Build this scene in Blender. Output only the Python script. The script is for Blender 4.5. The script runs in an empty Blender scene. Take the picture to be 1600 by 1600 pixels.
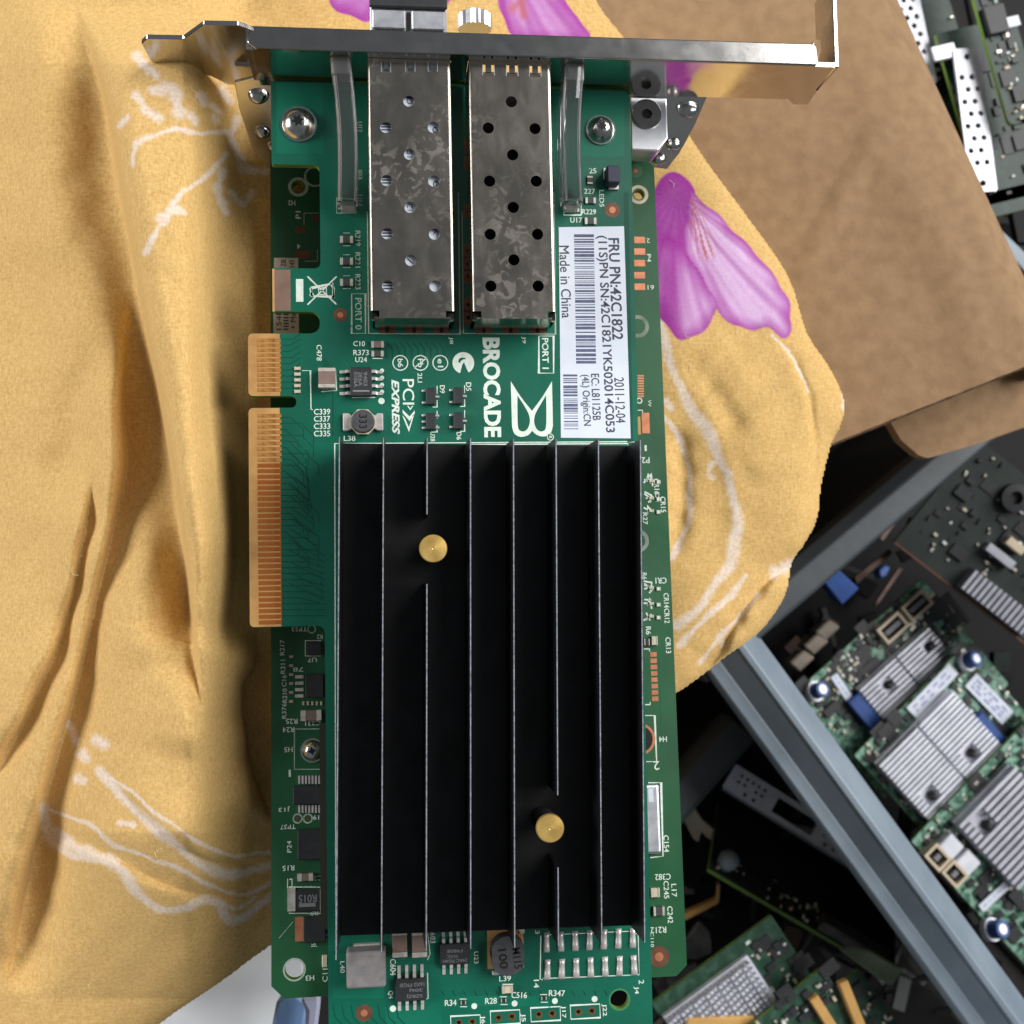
import bpy, bmesh, math, random
import numpy as np
from mathutils import Matrix, Vector
from mathutils.geometry import tessellate_polygon

random.seed(7)
S = 0.001                                     # everything below is in millimetres
SC = bpy.context.scene
COL = SC.collection

# ------------------------------------------------------------------ camera
F_PX, CAM_H = 1800.0, 203.0                   # focal length in photo pixels (1600 wide), height over the upper board
_Y = np.array([-618, 33000, -F_PX]); _Y /= np.linalg.norm(_Y)
_X = np.array([16600, 210, -F_PX]); _X -= _Y * _X.dot(_Y); _X /= np.linalg.norm(_X)
_Z = np.cross(_X, _Y)
CR = np.array([_X, _Y, _Z])                   # camera axes -> world axes
CPOS = np.array([0, 0, CAM_H])
cd = bpy.data.cameras.new('camera')
cam = bpy.data.objects.new('camera', cd); COL.objects.link(cam)
mw = Matrix(CR.tolist()).to_4x4(); mw.translation = Vector((CPOS * S).tolist())
cam.matrix_world = mw
cd.sensor_width = 36; cd.lens = 36 * F_PX / 1600
cd.clip_start = 0.01; cd.clip_end = 50
cd.dof.use_dof = True; cd.dof.focus_distance = 0.198; cd.dof.aperture_fstop = 34
SC.camera = cam

# ------------------------------------------------------------------ light
w = bpy.data.worlds.new('World'); SC.world = w; w.use_nodes = True
w.node_tree.nodes['Background'].inputs[0].default_value = (0.86, 0.93, 1.0, 1)
w.node_tree.nodes['Background'].inputs[1].default_value = 0.15

def area(name, loc, target, size, energy, color):
    l = bpy.data.lights.new(name, 'AREA'); l.shape = 'RECTANGLE'; l.size, l.size_y = size
    l.energy = energy; l.color = color
    o = bpy.data.objects.new(name, l); COL.objects.link(o); o.location = loc
    o.rotation_euler = (Vector(target) - Vector(loc)).to_track_quat('-Z', 'Y').to_euler()
    return o
area('window_light', (1.3, 0.62, 1.15), (0.0, 0.0, 0), (1.3, 1.3), 56, (1.0, 0.985, 0.96))
area('doorway_light', (-1.7, 0.4, 0.62), (0, 0, 0), (1.0, .8), 36, (1.0, 0.985, 0.96))
SC.view_settings.view_transform = 'Standard'; SC.view_settings.look = 'None'
SC.view_settings.exposure = 0.0; SC.view_settings.gamma = 1.0
SC.render.film_transparent = False

# ------------------------------------------------------------------ frames: photo pixel -> point on a plane
class Frame:
    def __init__(s, o=(0, 0, 0), R=None):
        s.o = np.array(o, float); s.R = np.eye(3) if R is None else np.array(R, float)
    def P(s, px, py, z=0.0):
        d = CR @ np.array([px - 800, -(py - 800), -F_PX]); n = s.R[:, 2]
        p0 = s.o + n * z
        p = CPOS + d * ((p0 - CPOS).dot(n) / d.dot(n))
        q = s.R.T @ (p - s.o); return (float(q[0]), float(q[1]))
    def mat(s):
        m = Matrix(s.R.tolist()).to_4x4(); m.translation = Vector((s.o * S).tolist()); return m
def rot(rz=0, rx=0, ry=0):
    return np.array((Matrix.Rotation(math.radians(rx), 3, 'X') @ Matrix.Rotation(math.radians(ry), 3, 'Y') @ Matrix.Rotation(math.radians(rz), 3, 'Z')))
W = Frame()

# ------------------------------------------------------------------ materials
def lin(r, g, b):
    f = lambda c: (c / 255 / 12.92) if c / 255 <= 0.04045 else ((c / 255 + 0.055) / 1.055) ** 2.4
    return (f(r), f(g), f(b), 1)
MATS = {}
def M(name, c1, c2=None, sc=400, rough=0.5, metal=0.0, bump=0.0, bsc=None, rvar=0.0, spec=0.5, trans=0.0, ior=1.45, detail=6, stretch=(1, 1, 1), alpha=None, sharp=None, coat=0):
    if name in MATS: return MATS[name]
    m = bpy.data.materials.new(name); m.use_nodes = True; nt = m.node_tree; N = nt.nodes; L = nt.links
    b = N['Principled BSDF']; b.inputs['Roughness'].default_value = rough; b.inputs['Metallic'].default_value = metal
    b.inputs['Specular IOR Level'].default_value = spec; b.inputs['IOR'].default_value = ior
    b.inputs['Transmission Weight'].default_value = trans; b.inputs['Coat Weight'].default_value = coat
    b.inputs['Base Color'].default_value = c1
    tc = N.new('ShaderNodeTexCoord'); mp = N.new('ShaderNodeMapping'); mp.inputs['Scale'].default_value = stretch
    L.new(tc.outputs['Object'], mp.inputs[0])
    nz = N.new('ShaderNodeTexNoise'); nz.inputs['Scale'].default_value = sc; nz.inputs['Detail'].default_value = detail
    L.new(mp.outputs[0], nz.inputs['Vector'])
    if c2:
        r = N.new('ShaderNodeValToRGB'); lo, hi = sharp or (0.35, 0.68)
        r.color_ramp.elements[0].position = lo; r.color_ramp.elements[1].position = hi
        r.color_ramp.elements[0].color = c1; r.color_ramp.elements[1].color = c2
        L.new(nz.outputs['Fac'], r.inputs[0]); L.new(r.outputs[0], b.inputs['Base Color'])
    if rvar:
        n2 = N.new('ShaderNodeTexNoise'); n2.inputs['Scale'].default_value = sc * 0.6; n2.inputs['Detail'].default_value = 8
        L.new(mp.outputs[0], n2.inputs['Vector'])
        mr = N.new('ShaderNodeMapRange'); mr.inputs[1].default_value = 0.3; mr.inputs[2].default_value = 0.7
        mr.inputs[3].default_value = max(0.02, rough - rvar); mr.inputs[4].default_value = rough + rvar
        L.new(n2.outputs['Fac'], mr.inputs[0]); L.new(mr.outputs[0], b.inputs['Roughness'])
    if bump:
        n3 = N.new('ShaderNodeTexNoise'); n3.inputs['Scale'].default_value = bsc or sc * 2; n3.inputs['Detail'].default_value = 5
        L.new(mp.outputs[0], n3.inputs['Vector'])
        bp = N.new('ShaderNodeBump'); bp.inputs['Strength'].default_value = 1.0; bp.inputs['Distance'].default_value = bump * S
        L.new(n3.outputs['Fac'], bp.inputs['Height']); L.new(bp.outputs[0], b.inputs['Normal'])
    MATS[name] = m; return m

m_pcb = M('green_solder_mask', lin(8, 84, 66), lin(12, 102, 80), 55, 0.38, bump=0.02, bsc=500, rvar=0.1)
m_pcb_trace = M('solder_mask_over_trace', lin(5, 64, 50), lin(7, 74, 58), 80, 0.36)
m_pcb_pour = M('solder_mask_over_copper', lin(14, 108, 84), lin(11, 98, 77), 80, 0.36)
m_pcb2 = M('darker_green_solder_mask', lin(24, 76, 45), lin(34, 92, 57), 70, 0.42, bump=0.02, bsc=400, rvar=0.12)
m_edge = M('board_edge_laminate', lin(118, 150, 62), lin(96, 128, 60), 300, 0.6)
m_fr4 = M('bare_tan_laminate', lin(196, 152, 92), lin(176, 130, 76), 300, 0.55, bump=0.03)
m_gold = M('gold_plated_contact', lin(226, 140, 72), lin(206, 118, 58), 500, 0.34, 0.75, rvar=0.1)
m_gold_worn = M('worn_gold_contact', lin(214, 158, 88), lin(180, 122, 66), 900, 0.42, 0.6, rvar=0.12, sharp=(0.4, 0.6))
m_tab = M('oxidised_copper_pad', lin(132, 106, 92), lin(118, 92, 80), 300, 0.6, 0.2)
m_copper = M('copper_pad', lin(206, 138, 104), lin(186, 118, 86), 500, 0.4, 0.5)
m_copper_dark = M('dull_copper_ring', lin(120, 80, 60), lin(96, 62, 48), 500, 0.5, 0.3)
m_silk = M('white_silkscreen', lin(222, 232, 222), lin(200, 214, 204), 900, 0.6)
m_silk_dim = M('thin_grey_silkscreen', lin(168, 184, 172), lin(140, 158, 146), 1500, 0.7)
m_black = M('black_epoxy', lin(44, 45, 48), lin(36, 37, 40), 600, 0.5, bump=0.02)
m_mark = M('grey_laser_mark', lin(118, 120, 124), None, 400, 0.7)
m_hole = M('hole_darkness', lin(22, 16, 12), None, 400, 0.9)
m_solder = M('solder', lin(226, 222, 220), lin(200, 194, 192), 700, 0.32, 0.45, bump=0.05, bsc=700)
m_tin = M('tinned_end', lin(214, 210, 202), lin(186, 178, 166), 900, 0.36, 0.4, bump=0.03, bsc=900)
m_cap = M('brown_ceramic', lin(128, 106, 98), lin(112, 92, 84), 500, 0.55)
m_capw = M('pale_ceramic', lin(206, 196, 172), lin(186, 172, 146), 500, 0.55)
m_res = M('resistor_body', lin(70, 74, 72), lin(52, 54, 54), 500, 0.5)
m_grey = M('grey_moulded_ferrite', lin(128, 124, 124), lin(110, 106, 108), 500, 0.62, bump=0.05, bsc=900)
m_ferrite = M('dark_ferrite', lin(66, 68, 72), lin(52, 54, 58), 600, 0.6, bump=0.04)
m_anod = M('black_anodised_aluminium', lin(13, 13, 16), lin(19, 19, 22), 300, 0.42, 0.0, rvar=0.1, spec=0.4)
m_fintop = M('milled_fin_edge', lin(168, 174, 182), lin(96, 102, 110), 1600, 0.36, 0.3, sharp=(0.3, 0.75))
m_brass = M('turned_brass', lin(214, 180, 108), lin(198, 162, 90), 600, 0.32, 0.6, rvar=0.08)
m_label = M('white_paper_label', lin(212, 219, 230), lin(203, 212, 227), 200, 0.45)
m_ink = M('black_print', lin(52, 54, 70), lin(70, 72, 92), 1400, 0.6)
m_inkblue = M('blurred_bar_print', lin(92, 98, 130), lin(70, 74, 104), 900, 0.6)
m_screw = M('zinc_screw', lin(206, 206, 204), lin(184, 184, 182), 800, 0.2, 1.0, bump=0.02, bsc=900)
m_dark = M('screw_recess', lin(40, 40, 42), None, 400, 0.5, 0.6)
m_clear = M('clear_acrylic', (.5, .5, .52, 1), None, 300, 0.04, trans=0.95, ior=1.46)
m_frost = M('frosted_acrylic', (0.86, 0.85, 0.8, 1), None, 300, 0.3, trans=0.88, ior=1.46)
m_frostedge = M('cut_edge_highlight', (0.8, 0.8, 0.78, 1), None, 300, 0.22, trans=0.3, ior=1.46)  # frosted cut edge, whitened to carry the bright edge highlights
m_white_pl = M('white_plastic', lin(226, 230, 234), lin(214, 219, 226), 60, 0.4)

def brushed(name, base, rough, sx=(1, 1, 1), gain=1.05, smudge=0.08):
    m = bpy.data.materials.new(name); m.use_nodes = True; nt = m.node_tree; N = nt.nodes; L = nt.links
    b = N['Principled BSDF']; b.inputs['Metallic'].default_value = 1.0
    tc = N.new('ShaderNodeTexCoord'); mp = N.new('ShaderNodeMapping'); mp.inputs['Scale'].default_value = sx
    L.new(tc.outputs['Object'], mp.inputs[0])
    a = N.new('ShaderNodeTexNoise'); a.inputs['Scale'].default_value = 260; a.inputs['Detail'].default_value = 9; a.inputs['Roughness'].default_value = 0.62
    a.inputs['Distortion'].default_value = 0.3
    L.new(mp.outputs[0], a.inputs['Vector'])
    r = N.new('ShaderNodeMapRange'); r.inputs[1].default_value = 0.36; r.inputs[2].default_value = 0.66; r.inputs[3].default_value = rough; r.inputs[4].default_value = rough + smudge
    L.new(a.outputs['Fac'], r.inputs[0]); L.new(r.outputs[0], b.inputs['Roughness'])
    c = N.new('ShaderNodeValToRGB'); c.color_ramp.elements[0].position = 0.4; c.color_ramp.elements[1].position = 0.68
    c.color_ramp.elements[0].color = base; c.color_ramp.elements[1].color = tuple(min(1, x * gain) for x in base[:3]) + (1,)
    L.new(a.outputs['Fac'], c.inputs[0]); L.new(c.outputs[0], b.inputs['Base Color'])
    v = N.new('ShaderNodeTexNoise'); v.inputs['Scale'].default_value = 900; v.inputs['Detail'].default_value = 4
    L.new(mp.outputs[0], v.inputs['Vector'])
    bp = N.new('ShaderNodeBump'); bp.inputs['Strength'].default_value = 0.6; bp.inputs['Distance'].default_value = 0.006 * S
    L.new(v.outputs['Fac'], bp.inputs['Height']); L.new(bp.outputs[0], b.inputs['Normal'])
    return m
m_cage = brushed('nickel_silver_cage', lin(176, 168, 158), 0.17, sx=(1, .5, 1))
def residue(m, amount=.5):
    nt = m.node_tree; N = nt.nodes; L = nt.links; b = N['Principled BSDF']
    tc = N.new('ShaderNodeTexCoord'); n1 = N.new('ShaderNodeTexNoise'); n1.inputs['Scale'].default_value = 420; n1.inputs['Detail'].default_value = 3; n1.inputs['Distortion'].default_value = 1.6
    n2 = N.new('ShaderNodeTexNoise'); n2.inputs['Scale'].default_value = 70; n2.inputs['Detail'].default_value = 2
    L.new(tc.outputs['Object'], n1.inputs['Vector']); L.new(tc.outputs['Object'], n2.inputs['Vector'])
    r1 = N.new('ShaderNodeMapRange'); r1.inputs[1].default_value = .53; r1.inputs[2].default_value = .6
    r2 = N.new('ShaderNodeMapRange'); r2.inputs[1].default_value = .46; r2.inputs[2].default_value = .62
    L.new(n1.outputs['Fac'], r1.inputs[0]); L.new(n2.outputs['Fac'], r2.inputs[0])
    mu = N.new('ShaderNodeMath'); mu.operation = 'MULTIPLY'; L.new(r1.outputs[0], mu.inputs[0]); L.new(r2.outputs[0], mu.inputs[1])
    inv = N.new('ShaderNodeMapRange'); inv.inputs[3].default_value = 1.0; inv.inputs[4].default_value = 1 - amount; L.new(mu.outputs[0], inv.inputs[0]); L.new(inv.outputs[0], b.inputs['Metallic'])
residue(m_cage, .2)
m_bracket = brushed('bright_steel_bracket', lin(214, 210, 204), 0.07, smudge=0.1)
m_flange = brushed('scuffed_steel_flange', lin(176, 174, 172), 0.16, sx=(1, 1, 1), gain=1.03, smudge=.05)
m_silver = brushed('pale_aluminium', lin(214, 214, 220), 0.4)
m_bright = brushed('bright_plated_steel', lin(220, 222, 228), 0.34)

# ------------------------------------------------------------------ mesh building
class MB:
    def __init__(s): s.v = []; s.f = []; s.m = []
    def add(s, vs, fs, mi=0):
        o = len(s.v); s.v += [tuple(map(float, p)) for p in vs]; s.f += [tuple(o + i for i in f) for f in fs]; s.m += [mi] * len(fs); return s
    def box(s, x0, y0, z0, x1, y1, z1, mi=0):
        x0, x1 = min(x0, x1), max(x0, x1); y0, y1 = min(y0, y1), max(y0, y1); z0, z1 = min(z0, z1), max(z0, z1)
        return s.add([(x0, y0, z0), (x1, y0, z0), (x1, y1, z0), (x0, y1, z0), (x0, y0, z1), (x1, y0, z1), (x1, y1, z1), (x0, y1, z1)],
                     [(3, 2, 1, 0), (4, 5, 6, 7), (0, 1, 5, 4), (1, 2, 6, 5), (2, 3, 7, 6), (3, 0, 4, 7)], mi)
    def prism(s, outer, holes=(), a0=0, a1=1, mp=None, mi=0, side_mi=None, flat=False):
        mp = mp or (lambda u, v, w_: (u, v, w_))
        loops = [list(outer)] + [list(h) for h in holes]
        tri = tessellate_polygon([[Vector((p[0], p[1], 0)) for p in l] for l in loops])
        pts = [p for l in loops for p in l]; n = len(pts)
        s.add([mp(p[0], p[1], a1) for p in pts], [tuple(t) for t in tri], mi)
        if flat: return s
        s.add([mp(p[0], p[1], a0) for p in pts], [tuple(t[::-1]) for t in tri], mi)
        for l in loops:
            k = len(l); vs = [mp(p[0], p[1], a0) for p in l] + [mp(p[0], p[1], a1) for p in l]
            s.add(vs, [(i, (i + 1) % k, k + (i + 1) % k, k + i) for i in range(k)], mi if side_mi is None else side_mi)
        return s
    def cyl(s, cx, cy, z0, z1, r, n=20, r1=None, mi=0):
        r1 = r if r1 is None else r1
        a = [2 * math.pi * i / n for i in range(n)]
        vs = [(cx + r * math.cos(t), cy + r * math.sin(t), z0) for t in a] + [(cx + r1 * math.cos(t), cy + r1 * math.sin(t), z1) for t in a]
        return s.add(vs, [tuple(range(n))[::-1], tuple(range(n, 2 * n))] + [(i, (i + 1) % n, n + (i + 1) % n, n + i) for i in range(n)], mi)
    def lathe(s, cx, cy, prof, n=24, mi=0):
        vs = []; k = len(prof)
        for r, z in prof: vs += [(cx + r * math.cos(2 * math.pi * i / n), cy + r * math.sin(2 * math.pi * i / n), z) for i in range(n)]
        fs = [(j * n + i, j * n + (i + 1) % n, (j + 1) * n + (i + 1) % n, (j + 1) * n + i) for j in range(k - 1) for i in range(n)]
        fs += [tuple(range(n))[::-1], tuple(range((k - 1) * n, k * n))]
        return s.add(vs, fs, mi)
    def ribbon(s, pts, wd, z, mi=0, closed=False):
        n = len(pts); L = []; Rr = []
        for i in range(n):
            a = pts[(i - 1) % n] if (i or closed) else pts[0]; b = pts[(i + 1) % n] if (i < n - 1 or closed) else pts[-1]
            dx, dy = b[0] - a[0], b[1] - a[1]; q = math.hypot(dx, dy) or 1
            k = 1.0
            if (0 < i < n - 1) or closed:
                d1 = (pts[i][0] - a[0], pts[i][1] - a[1]); q1 = math.hypot(*d1) or 1
                k = 1 / max(0.5, abs((d1[0] * dx + d1[1] * dy) / (q1 * q)))
            nx, ny = -dy / q * wd / 2 * k, dx / q * wd / 2 * k
            L.append((pts[i][0] + nx, pts[i][1] + ny, z)); Rr.append((pts[i][0] - nx, pts[i][1] - ny, z))
        m_ = n if closed else n - 1
        return s.add(Rr + L, [(i, (i + 1) % n, n + (i + 1) % n, n + i) for i in range(m_)], mi)
    def sweep(s, path, prof, closed_prof=True, mi=0, caps=True):
        """path: list of (origin, axis_u, axis_v); prof: list of (u, v)"""
        k = len(prof); vs = []
        for o, au, av in path:
            vs += [tuple(o[i] + au[i] * u + av[i] * v for i in range(3)) for u, v in prof]
        fs = []; kk = k if closed_prof else k - 1
        for j in range(len(path) - 1):
            fs += [(j * k + i, j * k + (i + 1) % k, (j + 1) * k + (i + 1) % k, (j + 1) * k + i) for i in range(kk)]
        if caps and closed_prof: fs += [tuple(range(k))[::-1], tuple(range((len(path) - 1) * k, len(path) * k))]
        return s.add(vs, fs, mi)
    def mesh(s, name, bevel=0, seg=1):
        me = bpy.data.meshes.new(name)
        me.from_pydata([(x * S, y * S, z * S) for x, y, z in s.v], [], s.f)
        for p, i in zip(me.polygons, s.m): p.material_index = i
        bm = bmesh.new(); bm.from_mesh(me)
        bmesh.ops.remove_doubles(bm, verts=bm.verts, dist=1e-7)
        bmesh.ops.recalc_face_normals(bm, faces=bm.faces)
        if bevel:
            ed = [e for e in bm.edges if len(e.link_faces) == 2 and e.calc_face_angle(0) > 0.5]
            bmesh.ops.bevel(bm, geom=ed, offset=bevel * S, segments=seg, profile=0.5, affect='EDGES', clamp_overlap=True)
        bm.to_mesh(me); bm.free(); return me

def obj(name, mb, mat, parent=None, loc=(0, 0, 0), rz=0, smooth=False, bevel=0, seg=1, kind=None, label=None):
    me = mb.mesh(name, bevel, seg) if isinstance(mb, MB) else mb
    if not me.materials:
        for m in (mat if isinstance(mat, (list, tuple)) else [mat]): me.materials.append(m)
    if smooth: me.shade_smooth()
    o = bpy.data.objects.new(name, me); COL.objects.link(o); o.parent = parent
    o.location = tuple(c * S for c in loc); o.rotation_euler.z = math.radians(rz)
    if kind: o['kind'] = kind
    if label: o['label'] = label
    return o
def tag(o, label, cat, group=None, kind=None):
    if label: o['label'] = label
    if cat: o['category'] = cat
    if group: o['group'] = group
    if kind: o['kind'] = kind
    return o
def thing(name, label, cat, fr=W, group=None):
    o = bpy.data.objects.new(name, None); COL.objects.link(o); o.matrix_world = fr.mat(); o.empty_display_size = 0.01
    return tag(o, label, cat, group)

# ------------------------------------------------------------------ print on surfaces
_tx = {}
def text_verts(s, bold=0.0, shear=0.0):
    k = (s, bold, shear)
    if k not in _tx:
        c = bpy.data.curves.new('t', 'FONT'); c.body = s; c.offset = bold; c.shear = shear; c.resolution_u = 3
        o = bpy.data.objects.new('t', c); me = bpy.data.meshes.new_from_object(o)
        v = np.array([p.co[:2] for p in me.vertices]); f = [tuple(p.vertices) for p in me.polygons]
        bpy.data.objects.remove(o); bpy.data.curves.remove(c); bpy.data.meshes.remove(me)
        lo, hi = v.min(0), v.max(0); v = (v - (lo + hi) / 2) / np.maximum(hi - lo, 1e-6)
        _tx[k] = (v, f)
    return _tx[k]
def text_mb(mb, fr, s, px, py, length, height, ang=0, z=0.03, bold=0.0, shear=0.0, mi=0, skew=0):
    """length and height of the printed string in photo pixels; ang 0 upright, -90 reads downwards, 180 upside down"""
    v, f = text_verts(s, bold, shear)
    cx, cy = fr.P(px, py, z); k = scale_at(fr, px, py, z)
    a = math.radians(ang + skew); ca, sa = math.cos(a), math.sin(a)
    vs = [(cx + ca * p[0] * length * k - sa * p[1] * height * k, cy + sa * p[0] * length * k + ca * p[1] * height * k, z) for p in v]
    mb.add(vs, f, mi)
    d_ = .045 * k / .114 * (1 if height > 7 else .6)                       # a second pass thickens the printed stroke
    mb.add([(x + d_ * ca - d_ * sa * .6, y + d_ * sa + d_ * ca * .6, z_ + .002) for x, y, z_ in vs], f, mi)
def scale_at(fr, px, py, z=0):
    a = fr.P(px - 10, py, z); b = fr.P(px + 10, py, z); return math.hypot(a[0] - b[0], a[1] - b[1]) / 20
def lettering(parent, fr, s, px, py, length, height, ang=0, z=0.03, mat=None, bold=0.0, shear=0.0, skew=0, name='lettering'):
    mb = MB(); text_mb(mb, fr, s, px, py, length, height, ang, z, bold, shear, 0, skew)
    return obj(name, mb, mat or m_silk, parent, kind='stuff')
def outline(parent, fr, pts, wd=1.6, z=0.03, mat=None, closed=True, name='silkscreen_line'):
    q = [fr.P(x, y, z) for x, y in pts]; mb = MB().ribbon(q, wd * 0.114, z, closed=closed)
    return obj(name, mb, mat or m_silk, parent)
def rect_pts(x0, y0, x1, y1): return [(x0, y0), (x1, y0), (x1, y1), (x0, y1)]
def circle(cx, cy, r, n=24, a0=0): return [(cx + r * math.cos(a0 + 2 * math.pi * i / n), cy + r * math.sin(a0 + 2 * math.pi * i / n)) for i in range(n)]
def ring(parent, fr, px, py, r0, r1, z=0.03, mat=None, name='silkscreen_ring', n=24):
    c = fr.P(px, py, z); k = scale_at(fr, px, py, z)
    return obj(name, MB().prism(circle(*c, r1 * k, n), [circle(*c, r0 * k, n)], z - 0.01, z, flat=True), mat or m_silk, parent)
def disc(parent, fr, px, py, r, z=0.03, mat=None, name='silkscreen_dot', n=20):
    c = fr.P(px, py, z); k = scale_at(fr, px, py, z)
    return obj(name, MB().prism(circle(*c, r * k, n), (), z - 0.01, z, flat=True), mat or m_silk, parent)
def rbox(fr, x0, y0, x1, y1, z0, z1, mb=None, mi=0):
    """box whose top face covers the given photo rectangle at height z1 (x/y of the two corners averaged to stay square)"""
    zz = z1
    a, b, c, d = fr.P(x0, y0, zz), fr.P(x1, y0, zz), fr.P(x1, y1, zz), fr.P(x0, y1, zz)
    mb = mb or MB()
    return mb.box((a[0] + d[0]) / 2, (c[1] + d[1]) / 2, z0, (b[0] + c[0]) / 2, (a[1] + b[1]) / 2, z1, mi)
def rounded(pts, r, n=4):
    out = []; k = len(pts)
    for i in range(k):
        p0, p, p1 = np.array(pts[i - 1], float), np.array(pts[i], float), np.array(pts[(i + 1) % k], float)
        rr = r[i] if isinstance(r, (list, tuple)) else r
        a = p0 - p; b = p1 - p; la, lb = np.linalg.norm(a), np.linalg.norm(b)
        t = min(rr, la * 0.49, lb * 0.49)
        if t < 1e-4: out.append(tuple(p)); continue
        pa, pb = p + a / la * t, p + b / lb * t
        for j in range(n + 1):
            u = j / n; out.append(tuple((1 - u) ** 2 * pa + 2 * u * (1 - u) * p + u * u * pb))
    return out

# ------------------------------------------------------------------ small electronic parts
def two_ended(parent, fr, cx, cy, w_, h_, ht, body, axis='x', z0=0.0, name='capacitor', end=0.24, term=None, rz=0):
    k = scale_at(fr, cx, cy, z0 + ht); c = fr.P(cx, cy, z0 + ht); w_, h_ = w_ * k, h_ * k
    mb = MB()
    if axis == 'x':
        e = w_ * end
        mb.box(-w_ / 2 + e, -h_ / 2 + .04, 0.02, w_ / 2 - e, h_ / 2 - .04, ht - .03, 0)
        mb.box(-w_ / 2, -h_ / 2, 0, -w_ / 2 + e, h_ / 2, ht, 1); mb.box(w_ / 2 - e, -h_ / 2, 0, w_ / 2, h_ / 2, ht, 1)
    else:
        e = h_ * end
        mb.box(-w_ / 2 + .04, -h_ / 2 + e, 0.02, w_ / 2 - .04, h_ / 2 - e, ht - .03, 0)
        mb.box(-w_ / 2, -h_ / 2, 0, w_ / 2, -h_ / 2 + e, ht, 1); mb.box(-w_ / 2, h_ / 2 - e, 0, w_ / 2, h_ / 2, ht, 1)
    return obj(name, mb, [body, term or m_tin], parent, (c[0], c[1], z0), rz, bevel=0.05)
def resistor(parent, fr, cx, cy, w_=22, h_=13, axis='x', body=None, ht=0.45, z0=0.0): return two_ended(parent, fr, cx, cy, w_, h_, ht, body or m_res, axis, z0, 'resistor', 0.26)
def small_outline_chip(parent, fr, cx, cy, bw, bh, n, side, ht=1.5, z0=0.0, lead=14, marks=(), ang=0, name='chip', leadw=None):
    """body bw x bh photo pixels, n leads on each of the two sides ('x' left and right, 'y' top and bottom)"""
    z = z0 + ht; k = scale_at(fr, cx, cy, z); c = fr.P(cx, cy, z); w_, h_, l = bw * k, bh * k, lead * k
    root = obj(name, MB().box(-w_ / 2, -h_ / 2, 0.12, w_ / 2, h_ / 2, ht), m_black, parent, (c[0], c[1], z0), bevel=0.12)
    span = h_ if side == 'x' else w_; pw = leadw or span / n * 0.42
    for sgn in (-1, 1):
        mb = MB()
        for i in range(n):
            t = (i + .5) / n * span - span / 2; q = w_ / 2 if side == 'x' else h_ / 2
            seg = [(q, ht * .5), (q + l * .35, ht * .5), (q + l * .5, 0.12), (q + l, 0.10)]
            for (a, za), (b, zb) in zip(seg[:-1], seg[1:]):
                P8 = []
                for (d, zz) in ((a, za), (b, zb)):
                    for o2 in (-pw / 2, pw / 2):
                        for th in (-.09, .09): P8.append((sgn * d, t + o2, zz + th) if side == 'x' else (t + o2, sgn * d, zz + th))
                mb.add(P8, [(0, 1, 3, 2), (4, 6, 7, 5), (0, 2, 6, 4), (1, 5, 7, 3), (0, 4, 5, 1), (2, 3, 7, 6)])
        obj('lead_row', mb, m_solder, root, kind='stuff')
    for (s_, dx, dy, L, H, an) in marks:
        mb = MB(); v, f = text_verts(s_); a = math.radians(an); ca, sa = math.cos(a), math.sin(a)
        mb.add([(dx * k + (ca * p[0] * L - sa * p[1] * H) * k, -dy * k + (sa * p[0] * L + ca * p[1] * H) * k, ht + .01) for p in v], f)
        obj('lettering', mb, m_mark, root, kind='stuff')
    return root
def via(parent, fr, px, py, r=11):
    disc(parent, fr, px, py, r, 0.02, m_copper_dark, 'via_ring'); disc(parent, fr, px, py, r * .42, 0.035, m_copper, 'via_pad')
def screw(parent, fr, px, py, r, z0, dome=1.9, name='screw', points=6):
    k = scale_at(fr, px, py, z0 + dome); c = fr.P(px, py, z0 + dome * .5); R_ = r * k
    prof = [(R_, 0), (R_, .35), (R_ * .97, .5), (R_ * .9, .75), (R_ * .78, dome * .68), (R_ * .6, dome * .86), (R_ * .5, dome * .95), (R_ * .42, dome)]
    o = obj(name, MB().lathe(0, 0, prof, 32), m_screw, parent, (c[0], c[1], z0), smooth=True)
    st = []
    for i in range(points * 2):
        rr = R_ * (.43 if i % 2 == 0 else .22); a = math.pi * i / points + .2; st.append((rr * math.cos(a), rr * math.sin(a)))
    obj('recess', MB().prism(st, (), dome - .5, dome + .015), m_dark, o)
    obj('washer', MB().prism(circle(0, 0, R_ * 1.12, 32), [circle(0, 0, R_ * .95, 32)], 0.02, .3), m_screw, o)
    return o

# ================================================================== SETTING
gz = -262
g = obj('ground', MB().box(-700, -700, gz - 20, 900, 700, gz), M('dusty_floor', lin(22, 20, 19), lin(14, 13, 12), 30, 0.85, bump=0.4, bsc=200))
tag(g, None, None, kind='structure')

# ------------------------------------------------------------------ cloth over the knee
def polydist(px, py, pts):
    """distance, signed side, position 0..1 along a polyline, for arrays"""
    best = np.full(px.shape, 1e9); sgn = np.zeros(px.shape); pos = np.zeros(px.shape); bx = px * 0; by = py * 0
    pts = np.array(pts, float); L = np.linalg.norm(np.diff(pts, axis=0), axis=1); T = max(L.sum(), 1e-6); acc = 0
    for a, b, l in zip(pts[:-1], pts[1:], L):
        d = b - a; t = np.clip(((px - a[0]) * d[0] + (py - a[1]) * d[1]) / max(l * l, 1e-9), 0, 1)
        ex, ey = px - a[0] - t * d[0], py - a[1] - t * d[1]; q = np.hypot(ex, ey)
        m = q < best; best = np.where(m, q, best); sgn = np.where(m, np.sign(d[0] * ey - d[1] * ex), sgn)
        pos = np.where(m, (acc + t * l) / T, pos); acc += l
        bx = np.where(m, a[0] + t * d[0], bx); by = np.where(m, a[1] + t * d[1], by)
    polydist.near = (bx, by)
    return best, sgn, pos
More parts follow.
